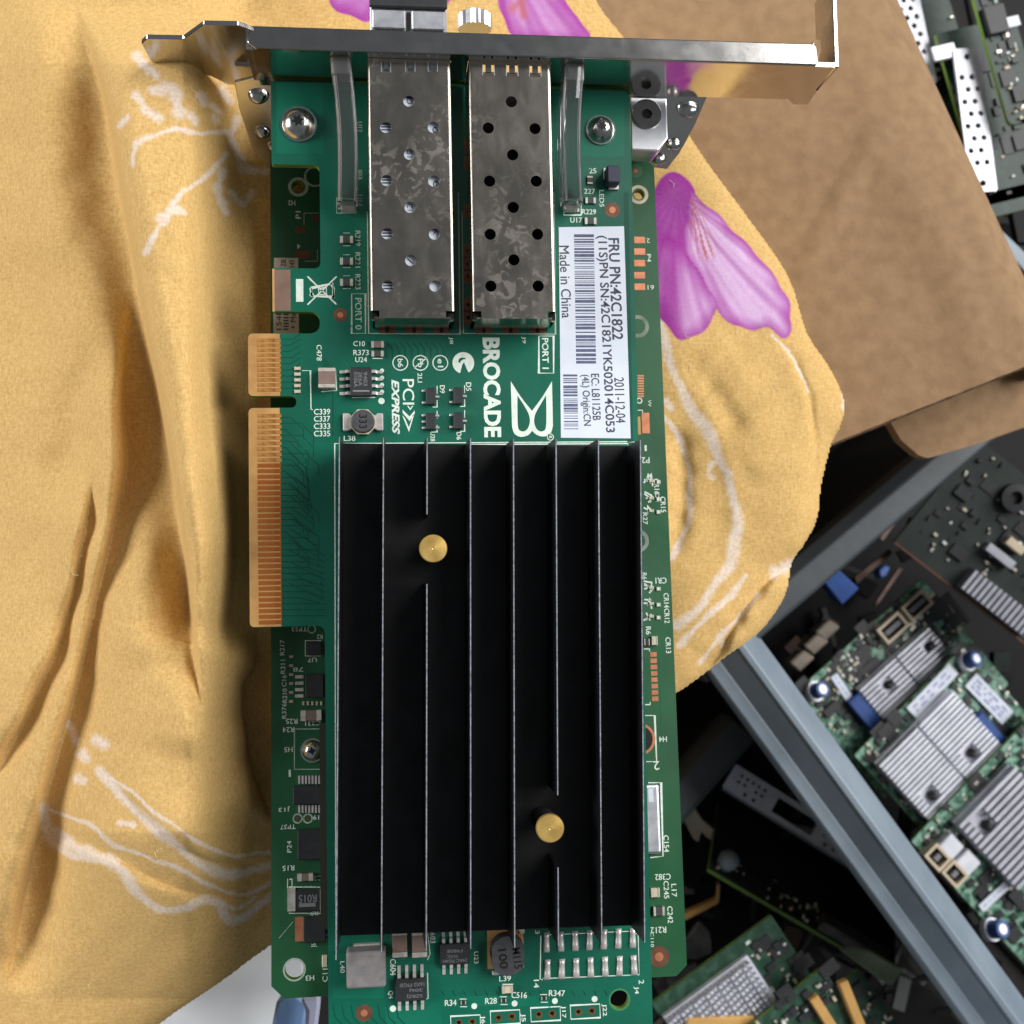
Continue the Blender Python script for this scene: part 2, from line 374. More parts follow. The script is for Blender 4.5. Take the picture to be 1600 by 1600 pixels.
def inside(px, py, poly):
    r = np.zeros(px.shape, bool); n = len(poly)
    for i in range(n):
        (x0, y0), (x1, y1) = poly[i], poly[(i + 1) % n]
        if y0 == y1: continue
        r ^= ((y0 > py) != (y1 > py)) & (px < (x1 - x0) * (py - y0) / (y1 - y0) + x0)
    return r
def smooth_pts(pts, n=6):
    pts = [np.array(p, float) for p in pts]; out = []
    for i in range(len(pts) - 1):
        p0 = pts[max(i - 1, 0)]; p1 = pts[i]; p2 = pts[i + 1]; p3 = pts[min(i + 2, len(pts) - 1)]
        for j in range(n):
            t = j / n; out.append(tuple(.5 * ((2 * p1) + (-p0 + p2) * t + (2 * p0 - 5 * p1 + 4 * p2 - p3) * t * t + (-p0 + 3 * p1 - 3 * p2 + p3) * t ** 3)))
    out.append(tuple(pts[-1])); return out
EDGE_R = smooth_pts([(905, -70), (935, 5), (985, 70), (1040, 150), (1100, 245), (1170, 340), (1232, 430), (1262, 520), (1296, 572), (1320, 625), (1316, 662), (1300, 695),
          (1284, 760), (1278, 810), (1258, 850), (1238, 880), (1228, 930), (1190, 985), (1130, 1030), (1066, 1078), (900, 1180), (700, 1300), (520, 1420), (420, 1480), (345, 1535), (250, 1600), (140, 1690)], 4)
BOUND = EDGE_R + [(-70, 1700), (-70, -70)]
FOLDS = [  # polyline, kind, amplitude mm, width px left, width px right
    ([(112, -10), (150, 100), (174, 200), (200, 350), (226, 490), (250, 620), (276, 760), (293, 880), (304, 1000), (318, 1150)], 'lipR', 18.0, 62, 110),
    ([(208, 440), (198, 560), (193, 640), (198, 728), (181, 810), (160, 900), (135, 1010), (108, 1120), (72, 1250), (36, 1420), (10, 1560)], 'lipL', 9.0, 80, 46),
    ([(150, 720), (134, 830), (122, 890), (100, 985), (58, 1085), (-20, 1240)], 'lipL', 8.0, 80, 24),
    ([(158, 470), (118, 680), (84, 830), (84, 960), (60, 1060)], 'dip', -3.4, 34, 38),
    ([(60, -40), (70, 250), (85, 450)], 'dip', 3.0, 60, 50),
    ([(10, 150), (30, 420), (70, 600)], 'dip', -1.2, 30, 34),
    ([(402, 965), (398, 1040), (378, 1075), (384, 1140), (396, 1210), (430, 1290)], 'lipL', 9.0, 70, 40),
    ([(340, 980), (305, 1090), (285, 1190)], 'dip', 2.0, 60, 55),
    ([(222, 1000), (236, 1110), (270, 1190), (330, 1260)], 'dip', -1.8, 44, 50),
    ([(365, 245), (330, 300), (335, 420), (370, 560), (380, 720)], 'dip', -2.2, 60, 60),
    ([(262, 420), (290, 600), (320, 780), (345, 940)], 'dip', 2.5, 34, 40),
    ([(70, 1300), (170, 1335), (250, 1380), (330, 1400), (420, 1385)], 'lipL', 2.0, 30, 20),
    ([(170, 1215), (250, 1300), (330, 1345), (430, 1350)], 'lipR', 2.0, 26, 26),
    ([(20, 1560), (60, 1400), (90, 1250)], 'dip', -4.0, 34, 40),
    ([(1052, 660), (1066, 720), (1064, 800), (1052, 880)], 'dip', -1.3, 15, 15),
    ([(1262, 872), (1205, 905), (1160, 958), (1118, 1032), (1080, 1070)], 'lipR', 3.0, 34, 40),
    ([(1205, 520), (1240, 562), (1263, 620), (1274, 700), (1268, 770), (1250, 830)], 'lipL', 1.1, 20, 7),
    ([(1130, 560), (1190, 650), (1205, 760)], 'dip', .8, 60, 60),
    ([(1060, 560), (1120, 620), (1155, 690)], 'dip', -1.0, 26, 26),
    ([(1040, 540), (1110, 640), (1150, 780), (1135, 880)], 'dip', .5, 18, 18),
]
STROKES = [  # white print: polyline, half width px
    ([(205, 260), (215, 225), (250, 208), (275, 203), (320, 208), (362, 207)], 4), ([(370, 183), (362, 212), (372, 240), (382, 262)], 6),
    ([(355, 240), (322, 275), (285, 302), (265, 330), (245, 362), (225, 396)], 4.5), ([(250, 340), (268, 330), (285, 332)], 7), ([(258, 350), (270, 318)], 5),
    ([(216, 90), (228, 104), (242, 116)], 8), ([(240, 140), (262, 138), (274, 146), (280, 176)], 10), ([(214, 150), (222, 160)], 7), ([(228, 172), (248, 184)], 8),
    ([(316, 148), (322, 162)], 7), ([(348, 143), (360, 156)], 8), ([(332, 166), (342, 176)], 6), ([(298, 180), (304, 190)], 7), ([(334, 184), (338, 192)], 6), ([(186, 196), (198, 184)], 5),
    ([(348, 270), (342, 300), (352, 332)], 7), ([(376, 262), (395, 268)], 6), ([(395, 300), (380, 318), (362, 300)], 5), ([(400, 270), (416, 268)], 6),
    ([(158, 1208), (172, 1222), (200, 1255), (250, 1300), (300, 1340), (350, 1366), (430, 1352)], 8), ([(170, 1212), (215, 1246), (270, 1290), (320, 1320), (360, 1336), (425, 1332)], 3),
    ([(70, 1262), (78, 1310), (120, 1338), (180, 1352), (212, 1392), (250, 1420), (285, 1421), (318, 1405), (345, 1415), (352, 1436), (385, 1430), (428, 1398)], 7),
    ([(85, 1300), (130, 1330), (175, 1345)], 10), ([(72, 1265), (130, 1284), (180, 1320), (250, 1346), (300, 1368), (342, 1390), (392, 1396), (425, 1378)], 3.5),
    ([(345, 1412), (370, 1418), (400, 1405)], 3), ([(128, 1178), (136, 1186)], 8), ([(150, 1158), (160, 1162)], 9), ([(122, 1216), (128, 1220)], 8), ([(110, 1130), (118, 1160)], 6), ([(185, 1285), (208, 1290)], 5),
    ([(1030, 505), (1045, 560), (1060, 600), (1082, 640), (1106, 676), (1126, 720), (1142, 762), (1151, 800), (1150, 840), (1140, 880), (1120, 912), (1094, 946), (1060, 978)], 8.5),
    ([(1142, 738), (1118, 724), (1106, 736), (1112, 748)], 4), ([(1036, 650), (1064, 690), (1075, 722), (1078, 762), (1078, 802), (1062, 852), (1048, 874)], 4.5),
    ([(1165, 900), (1140, 932), (1100, 968), (1060, 1010)], 5), ([(1240, 880), (1212, 892)], 10), ([(1186, 930), (1160, 958), (1122, 1000), (1094, 1034)], 3.5),
    ([(1205, 522), (1240, 562), (1262, 612)], 2.2), ([(1318, 600), (1322, 640)], 5), ([(1130, 985), (1128, 1010)], 3), ([(1040, 625), (1050, 640)], 5),
]
PETALS = [
    [(1020, 300), (1035, 281), (1057, 271), (1074, 284), (1086, 318), (1078, 345), (1070, 392), (1058, 384), (1040, 376), (1015, 372)],
    [(1082, 305), (1112, 330), (1150, 368), (1188, 408), (1224, 458), (1233, 495), (1228, 526), (1200, 510), (1165, 512), (1130, 492), (1110, 460), (1084, 412), (1070, 390), (1076, 345)],
    [(1015, 373), (1038, 376), (1060, 386), (1085, 420), (1110, 460), (1116, 488), (1090, 520), (1060, 526), (1040, 502), (1015, 455)],
    [(768, -40), (780, 8), (798, 50), (830, 62), (905, 66), (924, 56), (905, 32), (880, -4), (860, -40)],
    [(505, -30), (516, 4), (532, 19), (556, 28), (582, 30), (600, -30)],
    [(640, -30), (650, 10), (690, 20), (710, -30)],
]
def build_cloth():
    st = 2.3
    gx = np.arange(-70, 1342, st); gy = np.arange(-70, 1700, st)
    PX, PY = np.meshgrid(gx, gy); sh = PX.shape
    ins = inside(PX, PY, BOUND); d, _, _ = polydist(PX, PY, EDGE_R); sd = np.where(ins, d, -d)
    PX, PY = np.where(sd < 0, polydist.near[0], PX), np.where(sd < 0, polydist.near[1], PY)    # the hem hangs straight down from the outline
    keep = sd > -14
    # broad shape: highest under the cards, falling away to the left and to the far corners
    z = -21 - 0.000024 * np.clip(560 - PX, 0, None) ** 2 - 0.000012 * np.clip(PX - 900, 0, None) ** 2 - 0.00002 * np.clip(PY - 1150, 0, None) ** 2
    hump = np.where(PX < 285, np.exp(-((PX - 285) / 200) ** 2), np.exp(-((PX - 285) / 62) ** 2)); z += 20 * hump * np.clip((1560 - PY) / 260, 0, 1) * np.clip((PY + 60) / 160, .45, 1)
    z += 1.0 * np.sin(PX / 71 + PY / 190) * np.sin(PY / 133 + 1.3) + .5 * np.sin(PX / 37 - PY / 61)
    z += .07 * np.sin(PX / 13 + PY / 31 + 2 * np.sin(PY / 47)) + .05 * np.sin(PX / 19 - PY / 9.7 + 2 * np.sin(PX / 23))
    soft = np.clip((PX - 430) / 60, 0, 1) * np.clip((1010 - PX) / 40, 0, 1)      # flat where the cards press on it
    for pts, kind, A, wl, wr in FOLDS:
        q, sg, pos = polydist(PX, PY, smooth_pts(pts, 4)); s = q * sg; tap = np.clip(np.minimum(pos, 1 - pos) * 5, 0, 1); tap = tap * tap * (3 - 2 * tap)
        s = -s                                                                      # positive = right of the direction of travel seen on the picture
        s = s + 2.2 * np.sin(pos * 31) * np.clip(q / 8, 0, 1)
        if kind == 'dip': p = np.exp(-(s / np.where(s < 0, wl, wr)) ** 2)
        else:
            if kind == 'lipL': s = -s; wl, wr = wr, wl
            sp_ = np.clip(s, 0, None); rr_ = min(11.0, .3 * wr)
            if kind == 'lipR' and pts[0][0] < 150: e_ = 1 / (1 + np.exp(-np.clip(s / 1.7, -30, 30))); p = e_ * (.12 + .5 * (1 - np.exp(-sp_ / 12.0))) * np.exp(-(sp_ / (wr * 1.3)) ** 1.3) - (1 - e_) * .5 * np.exp(-(s / wl) ** 2)
            else: p = np.where(s > 0, (-.5 + 1.15 * (1 - np.exp(-sp_ / rr_))) * np.exp(-(sp_ / (wr * 1.3)) ** 1.3), -.5 * np.exp(-(s / wl) ** 2))
        z += 1.0 * A * p * tap * (1 - soft)
    Rr = 70.0; c = np.clip(sd, 0, Rr); z -= 0.115 * (Rr - np.sqrt(np.clip(Rr * Rr - (Rr - c) ** 2, 0, None))) * .55
    X = np.zeros(sh); Y = np.zeros(sh)
    dv = np.stack([PX - 800, -(PY - 800), np.full(sh, -F_PX)], -1) @ CR.T
    t = (z - CAM_H) / dv[..., 2]; X = t * dv[..., 0]; Y = t * dv[..., 1]
    z = z - np.where(sd < 0, np.minimum(-sd * 22, z - gz - 2 + 0 * sd) , 0)
    z = np.maximum(z, gz + 1)
    idx = -np.ones(sh, int); idx[keep] = np.arange(keep.sum())
    a, b, c_, e = idx[:-1, :-1], idx[:-1, 1:], idx[1:, 1:], idx[1:, :-1]
    ok = (a >= 0) & (b >= 0) & (c_ >= 0) & (e >= 0)
    F = np.stack([a[ok], e[ok], c_[ok], b[ok]], -1)
    V = np.stack([X[keep], Y[keep], z[keep]], -1) * S
    me = bpy.data.meshes.new('floral_cloth'); me.from_pydata(V.tolist(), [], F.tolist()); me.shade_smooth()
    # printed pattern
    x, y = PX[keep], PY[keep]
    rng = np.random.RandomState(3)
    jx = x + 1.5 * np.sin(y / 11.0) + .7 * np.sin(y / 3.7 + x / 5); jy = y + 1.5 * np.sin(x / 10.3) + .7 * np.sin(x / 4.1 - y / 6)
    wht = np.zeros(len(x))
    for pts, hw in STROKES:
        sp = smooth_pts(pts, 4) if len(pts) > 2 else pts
        q, _, pos = polydist(jx, jy, sp); ww = hw * (1.12 + .25 * np.sin(pos * 17 + hw))
        wht = np.maximum(wht, np.clip(1.25 - (q / np.maximum(ww, 1)) ** 1.5, 0, 1) * .82)
    pink = np.zeros(len(x)); pale = np.zeros(len(x)); streak = np.zeros(len(x))
    jx2 = x + 1.5 * np.sin(y / 7.0); jy2 = y + 1.5 * np.sin(x / 6.1)
    for k, poly in enumerate(PETALS):
        P_ = smooth_pts(poly + [poly[0]], 4); i = inside(jx2, jy2, P_); q, _, _ = polydist(jx2, jy2, P_)
        s = np.where(i, q, -q) + (2.5 if k < 3 else 0); m = np.clip(s / 2.5 + .6, 0, 1); pink = np.maximum(pink, m)
        cx, cy = np.mean([p[0] for p in poly]), np.mean([p[1] for p in poly])
        ang = np.arctan2(y - (300 if k < 3 else -120), x - (1060 if k < 3 else 780))
        n1 = .5 + .5 * np.sin(ang * 26 + k * 2 + .02 * x) ; n2 = .5 + .5 * np.sin(ang * 61 + y / 23.0)
        pl = np.clip((s + 3) / 24, 0, 1) * (.42 + .45 * n1 + .25 * n2)
        pl = pl * (.12, 1.15, .15 + 1.1 * np.clip((x - 1050) / 60, 0, 1), .5, .4, .4)[k]; pale = np.where(m > .3, np.clip(pl, 0, 1), pale)
    q, _, pos = polydist(x, y, [(1080, 318), (1092, 360), (1104, 392)]); a2 = np.arctan2(y - 300, x - 1078)
    streak = np.clip(1.2 - q / 20, 0, 1) * (np.sin(a2 * 58) > .35) * (pink > .5) * (x > 1078)
    q, _, _ = polydist(x, y, [(800, 14), (815, 2), (818, 24)]); streak = np.maximum(streak, np.clip(1.1 - q / 10, 0, 1) * (pink > .5) * .8)
    ca = me.color_attributes.new('print', 'FLOAT_COLOR', 'POINT')
    arr = np.stack([wht, pink, pale, streak], -1).astype(np.float32); ca.data.foreach_set('color', arr.ravel())
    m = bpy.data.materials.new('yellow_printed_cotton'); m.use_nodes = True; nt = m.node_tree; N = nt.nodes; L = nt.links
    bs = N['Principled BSDF']; bs.inputs['Roughness'].default_value = 0.85; bs.inputs['Specular IOR Level'].default_value = .2
    bs.inputs['Sheen Weight'].default_value = .25; bs.inputs['Sheen Roughness'].default_value = .4; bs.inputs['Sheen Tint'].default_value = lin(255, 226, 160)
    tc = N.new('ShaderNodeTexCoord')
    def noise(scale, stretch=(1, 1, 1), det=3, rz=0.0):
        mp = N.new('ShaderNodeMapping'); mp.inputs['Scale'].default_value = stretch; mp.inputs['Rotation'].default_value = (0, 0, rz); L.new(tc.outputs['Object'], mp.inputs[0])
        n = N.new('ShaderNodeTexNoise'); n.inputs['Scale'].default_value = scale; n.inputs['Detail'].default_value = det; L.new(mp.outputs[0], n.inputs['Vector']); return n.outputs['Fac']
    def math_(op, a_, b_):
        n = N.new('ShaderNodeMath'); n.operation = op
        for i, q_ in enumerate((a_, b_)):
            if isinstance(q_, (int, float)): n.inputs[i].default_value = q_
            else: L.new(q_, n.inputs[i])
        return n.outputs[0]
    def mix(f_, a_, b_):
        n = N.new('ShaderNodeMix'); n.data_type = 'RGBA'
        if isinstance(f_, float): n.inputs[0].default_value = f_
        else: L.new(f_, n.inputs[0])
        for i, q_ in ((6, a_), (7, b_)):
            if isinstance(q_, tuple): n.inputs[i].default_value = q_
            else: L.new(q_, n.inputs[i])
        return n.outputs[2]
    warp = noise(3600, (1, .14, 1), 2, .02); weft = noise(3600, (.14, 1, 1), 2, .02); blot = noise(1500, det=4); slow = noise(24, det=3)
    weave = math_('ADD', math_('MULTIPLY', warp, .5), math_('MULTIPLY', weft, .5))
    r = N.new('ShaderNodeValToRGB'); r.color_ramp.elements[0].position = .38; r.color_ramp.elements[1].position = .63
    r.color_ramp.elements[0].color = lin(190, 150, 90); r.color_ramp.elements[1].color = lin(222, 187, 124)
    L.new(math_('ADD', math_('MULTIPLY', weave, .62), math_('MULTIPLY', blot, .38)), r.inputs[0])
    base = mix(math_('MULTIPLY', slow, .35), r.outputs[0], lin(210, 172, 106))
    at = N.new('ShaderNodeVertexColor'); at.layer_name = 'print'; sep = N.new('ShaderNodeSeparateColor'); L.new(at.outputs['Color'], sep.inputs[0])
    grain = math_('ADD', .55, math_('MULTIPLY', math_('SUBTRACT', blot, .35), 1.6))
    wcol = mix(weave, lin(220, 206, 196), lin(234, 226, 224))
    c1 = mix(math_('MULTIPLY', sep.outputs[0], math_('MINIMUM', grain, .96)), base, wcol)
    pcol = mix(sep.outputs[2], mix(blot, lin(136, 30, 130), lin(168, 56, 162)), mix(weave, lin(198, 146, 202), lin(228, 204, 230)))
    pcol = mix(math_('MULTIPLY', at.outputs['Alpha'], .8), pcol, lin(176, 92, 60))
    c2 = mix(sep.outputs[1], c1, pcol)
    L.new(c2, bs.inputs['Base Color'])
    bp = N.new('ShaderNodeBump'); bp.inputs['Strength'].default_value = .7; bp.inputs['Distance'].default_value = .07 * S
    L.new(math_('ADD', weave, math_('MULTIPLY', blot, .4)), bp.inputs['Height']); L.new(bp.outputs[0], bs.inputs['Normal'])
    me.materials.append(m)
    o = bpy.data.objects.new('floral_cloth', me); COL.objects.link(o)
    r_ = random.Random(77); lt_ = MB()
    for k in range(46):
        i0 = r_.randrange(len(x)); px_, py_ = x[i0], y[i0]; vx = V[i0] / S; a_ = r_.uniform(0, 6.28); pt = []
        if (430 < px_ < 1010) or vx[2] < -45: continue
        for q_ in range(6): a_ += r_.uniform(-.7, .7); pt.append((vx[0] + .35 * q_ * math.cos(a_), vx[1] + .35 * q_ * math.sin(a_)))
        lt_.ribbon(pt, .07, float(vx[2]) + .25)
    obj('lint', lt_, M('pale_lint', lin(214, 196, 160), None, 300, .9), o, kind='stuff')
    tag(o, 'yellow cotton cloth with pink flowers and white line print under the cards', 'cloth')
build_cloth()

# ================================================================== UPPER CARD
T = 1.6
card = thing('adapter_card', 'green network adapter card with black heat sink, lying on top of the darker card', 'circuit card')
xF, xL, xB, xR, yT, yB = -23.78, -19.5, -11.0, 45.2, 88.15, -86.0
yy = lambda py, px=450: W.P(px, py)[1]
xs = W.P(500, 340)[0]
ol = [(xL, yT), (xL, yy(257)), (xs, yy(257)), (xs, yy(419)), (xL, yy(419)), (xL, yy(487)), (xs - .2, yy(487)), (xs - .2, yy(521)), (xF, yy(521)), (xF, yy(619)),
      (W.P(463, 628)[0], yy(619)), (W.P(463, 628)[0], yy(637)), (xF, yy(637)), (xF, yy(979)), (xB, yy(979)), (xB, yB), (xR, yB), (xR, yT)]
rad = [.4, .4, 1.2, 1.2, .4, .4, 1.9, 1.9, .9, .9, 1.0, 1.0, .9, .9, 1.4, .3, .3, 1.6]
holes = [circle(*W.P(968, 1562), 1.65, 28)]
hdr = []                                           # plated header holes
for x0, y0 in ((705, 1588), (767, 1580), (830, 1575), (892, 1571)):
    hdr.append((x0, y0)); holes += [circle(*W.P(x0 + 12, y0 + 11 - .5), .42, 12), circle(*W.P(x0 + 33, y0 + 9.5 - .5), .42, 12)]
mb = MB().prism(rounded(ol, rad), holes, -T, 0, mi=0, side_mi=1)
board = obj('circuit_board', mb, [m_pcb, m_edge], card)
# copper pours and traces under the mask: faint relief
tr = MB(); rr = random.Random(4)
_tz = [.008]
def trace(mb_, pts, wd=.16): _tz[0] += .00013; mb_.ribbon([W.P(x, y) for x, y in pts], wd, _tz[0])
for i in range(34):
    y = 652 + i * 9.4; l = rr.choice([470, 478, 486, 494, 502])
    if i < 22: trace(tr, [(440, y), (l - 24, y), (l - 4, y + 19), (l - 4, y + 30 + rr.uniform(0, 9))])
    else: trace(tr, [(440, y), (l - 12, y), (508, y + 10 if y < 940 else y)])
for i in range(9): trace(tr, [(440, 530 + i * 9.6), (452 + rr.uniform(0, 8), 530 + i * 9.6), (470, 520 + i * 9.6)])
for i in range(14): trace(tr, [(452, 690 + i * 17), (478 + i * 2, 716 + i * 17), (478 + i * 2, 740 + i * 14)])
for i in range(8): trace(tr, [(505, 560 + i * 5), (520, 575 + i * 5), (520, 640 + i * 6)])
for i in range(12): trace(tr, [(575 + i * 10, 535), (575 + i * 10 + 8, 545), (575 + i * 10 + 8, 560)])
for i in range(5): trace(tr, [(975 + i * 1.6, 300), (978 + i * 1.6, 480), (982 + i * 1.6, 690)], .09)
for i in range(8): trace(tr, [(520 + i * 14, 1570), (524 + i * 14, 1590), (540 + i * 14, 1606)])
for i in range(16): trace(tr, [(690 + i * 17, 1548), (694 + i * 17, 1556)])
vi = MB(); zz = .022
for (x0, y0, x1, y1, n) in ((470, 540, 505, 960, 60), (515, 532, 870, 690, 60), (520, 1462, 1010, 1604, 110), (430, 135, 500, 250, 16), (905, 150, 980, 350, 20), (505, 270, 570, 520, 30)):
    for i in range(n):
        c = W.P(rr.uniform(x0, x1), rr.uniform(y0, y1)); zz += .00004
        if math.dist(c, W.P(968, 1562)) < 2.4: continue
        vi.prism(circle(c[0], c[1], .2, 8), [circle(c[0], c[1], .09, 6)], 0, zz, flat=True)
obj('via_pattern', vi, m_pcb_pour, board, kind='stuff')
obj('trace_pattern', tr, m_pcb_trace, board, kind='stuff')
po = MB()
for q in ((520, 1490, 600, 1560), (660, 1556, 860, 1572), (600, 1460, 700, 1500), (432, 130, 505, 240), (905, 150, 975, 245), (900, 1420, 1010, 1452), (602, 1572, 690, 1604)):
    po.prism([W.P(q[0], q[1]), W.P(q[2], q[1]), W.P(q[2], q[3]), W.P(q[0], q[3])], (), 0, .006, flat=True)
obj('copper_pour', po, m_pcb_pour, board, kind='stuff')
# bare laminate and gold contacts on the edge connector
for (a, b) in ((521, 619), (637, 979)):
    x1 = W.P(437, a)[0]; q = rounded([(xF + .02, yy(a) - .05), (x1, yy(a) - .05), (x1, yy(b) + .05), (xF + .02, yy(b) + .05)], [.9, 0, 0, .9])
    obj('connector_edge', MB().prism(q, (), -.3, .015), m_fr4, card)
cm = {}
def contacts(y0, y1, n, wornf):
    ya, yb = yy(y0), yy(y1); pitch = (ya - yb) / n; x0, x1 = W.P(402, y0)[0], W.P(438.5, y0)[0]
    for i in range(n):
        key = wornf(i)
        if key not in cm: cm[key] = MB().box(x0, -pitch * .36, 0, x1, pitch * .36, .05).mesh('gold_contact', .02)
        obj('gold_contact', cm[key], m_gold_worn if key == 'w' else m_gold, card, (0, ya - pitch * (i + .5), .016))
contacts(528, 613, 11, lambda i: 'w'); contacts(645, 976, 38, lambda i: 'w' if i < 9 else 'g')
# tan tab, white bar and crossed-out bin
obj('copper_tab', MB().box(xL + .35, yy(421.5), 0, W.P(454, 450)[0], yy(485.5), .02), m_tab, card)
obj('tab_edge', MB().box(xL - .01, yy(420), -.5, xL + .36, yy(487), .012), m_fr4, card)
obj('silkscreen_bar', rbox(W, 462.5, 436, 474, 471.5, 0, .03), m_silk, card)
B = lambda x, y: (380 + x / 4, 400 + y / 4)
for pts in ([B(402, 128), B(582, 302)], [B(402, 304), B(584, 128)]): outline(card, W, pts, 2.2, .034, closed=False)
outline(card, W, [B(425, 200), B(560, 172), B(566, 255), B(432, 250)], 2.4)
outline(card, W, [B(420, 198), B(428, 250)], 3.2, closed=False); outline(card, W, [B(548, 170), B(564, 200), B(562, 262)], 3.5, closed=False)
outline(card, W, [B(470, 205), B(520, 195), B(520, 240), B(475, 240)], 1.6); disc(card, W, *B(428, 242), 3.4)

# --- bracket
yP = 88.7; z0b, z1b = -3.0, 11.0
V = Frame((0, yP, 0), np.array([[1, 0, 0], [0, 0, -1], [0, 1, 0]], float))     # vertical plane: local x = X, local y = Z
vmap = lambda Y0: (lambda u, v, w_: (u, Y0 + w_, v))
xa, xb = V.P(396, 90)[0], V.P(1284, 92)[0]
pts = [(xa, z0b + 3), (xa, z1b), (xb, z1b), V.P(1316, 92), V.P(1262, 163), V.P(1240, 163), V.P(1229, 153), V.P(1040, 150), (40, z0b)]
pts = [(xa, z0b), (xa, z1b), (xb + 3.6, z1b), (xb + 3.6, 8.5), V.P(1262, 163), V.P(1240, 163), V.P(1229, 153), (V.P(1229, 153)[0], V.P(1040, 150)[1])]
zb_ = V.P(1040, 150)[1]
pts[0] = (xa, zb_)
cagexs = [(W.P(577, 300, 9.2)[0], W.P(709, 300, 9.2)[0]), (W.P(734, 300, 9.2)[0], W.P(866, 300, 9.2)[0])]
hol = [[(a + .1, .3), (b - .1, .3), (b - .1, 9.0), (a + .1, 9.0)] for a, b in cagexs]
br = obj('bracket', MB().prism(pts, hol, 0, .8, vmap(yP)), m_bracket, card, label='long bright steel slot bracket across the top end')
yfl = W.P(800, 56, z1b)[1]
q = [(xa - .6, yP + .9), (xa + .8, yP - .1), (xb, yP - .1), (xb + .25, yP + .6), (xb + .1, yfl - .5), (xb - .5, yfl), (xa - .4, yfl)]
obj('flange', MB().prism(q, (), z1b - .05, z1b + .75), m_flange, br, bevel=.22, seg=2)
# narrow jogged tongue on the left end
tmap = lambda u, v, w_: (u, yP + 3.2 + w_, v)
V2 = Frame((0, yP + 3.2, 0), V.R)
tp = [V2.P(*p) for p in ((398, 46), (385, 41), (372, 36), (318, 35), (286, 58), (229, 57), (221, 65), (234, 90), (246, 104), (258, 108), (306, 110), (330, 116), (356, 129), (400, 130))]
obj('tongue', MB().prism(tp, (), -.4, .4, tmap), m_bracket, br, bevel=.1)
obj('tongue_jog', MB().prism([(yP, z1b), (yP + 3.2, z1b), (yP + 3.2, z0b + 2), (yP, z0b + 2)], (), xa - .9, xa - .05, lambda u, v, w_: (w_, u, v)), m_bracket, br)
# screw tab bent outwards on the right end
xt = xb + 3.6
V3 = Frame((xt, 0, 0), np.array([[0, 0, 1], [1, 0, 0], [0, 1, 0]], float))      # local x = Y, local y = Z
tb = [(yP, 10.9), (yP + 16, 10.9), (yP + 16, 2.5), (yP + 9, 2.5), (yP + 8, 4.4), (yP + 6, 4.8), (yP + 3.5, 2.0), (yP, 1.0)]
obj('screw_tab', MB().prism(tb, (), 0, .8, lambda u, v, w_: (xt + w_, u, v)), m_bracket, br, bevel=.18, seg=2)
obj('bent_ear', MB().prism([(xb - .6, yP + 1.0), (xb - .1, yP + 1.0), (xb + .1, yP + 3.0), (xb - .3, yP + 4.8)], (), z1b - 3, z1b + .2), m_bracket, br, bevel=.08)

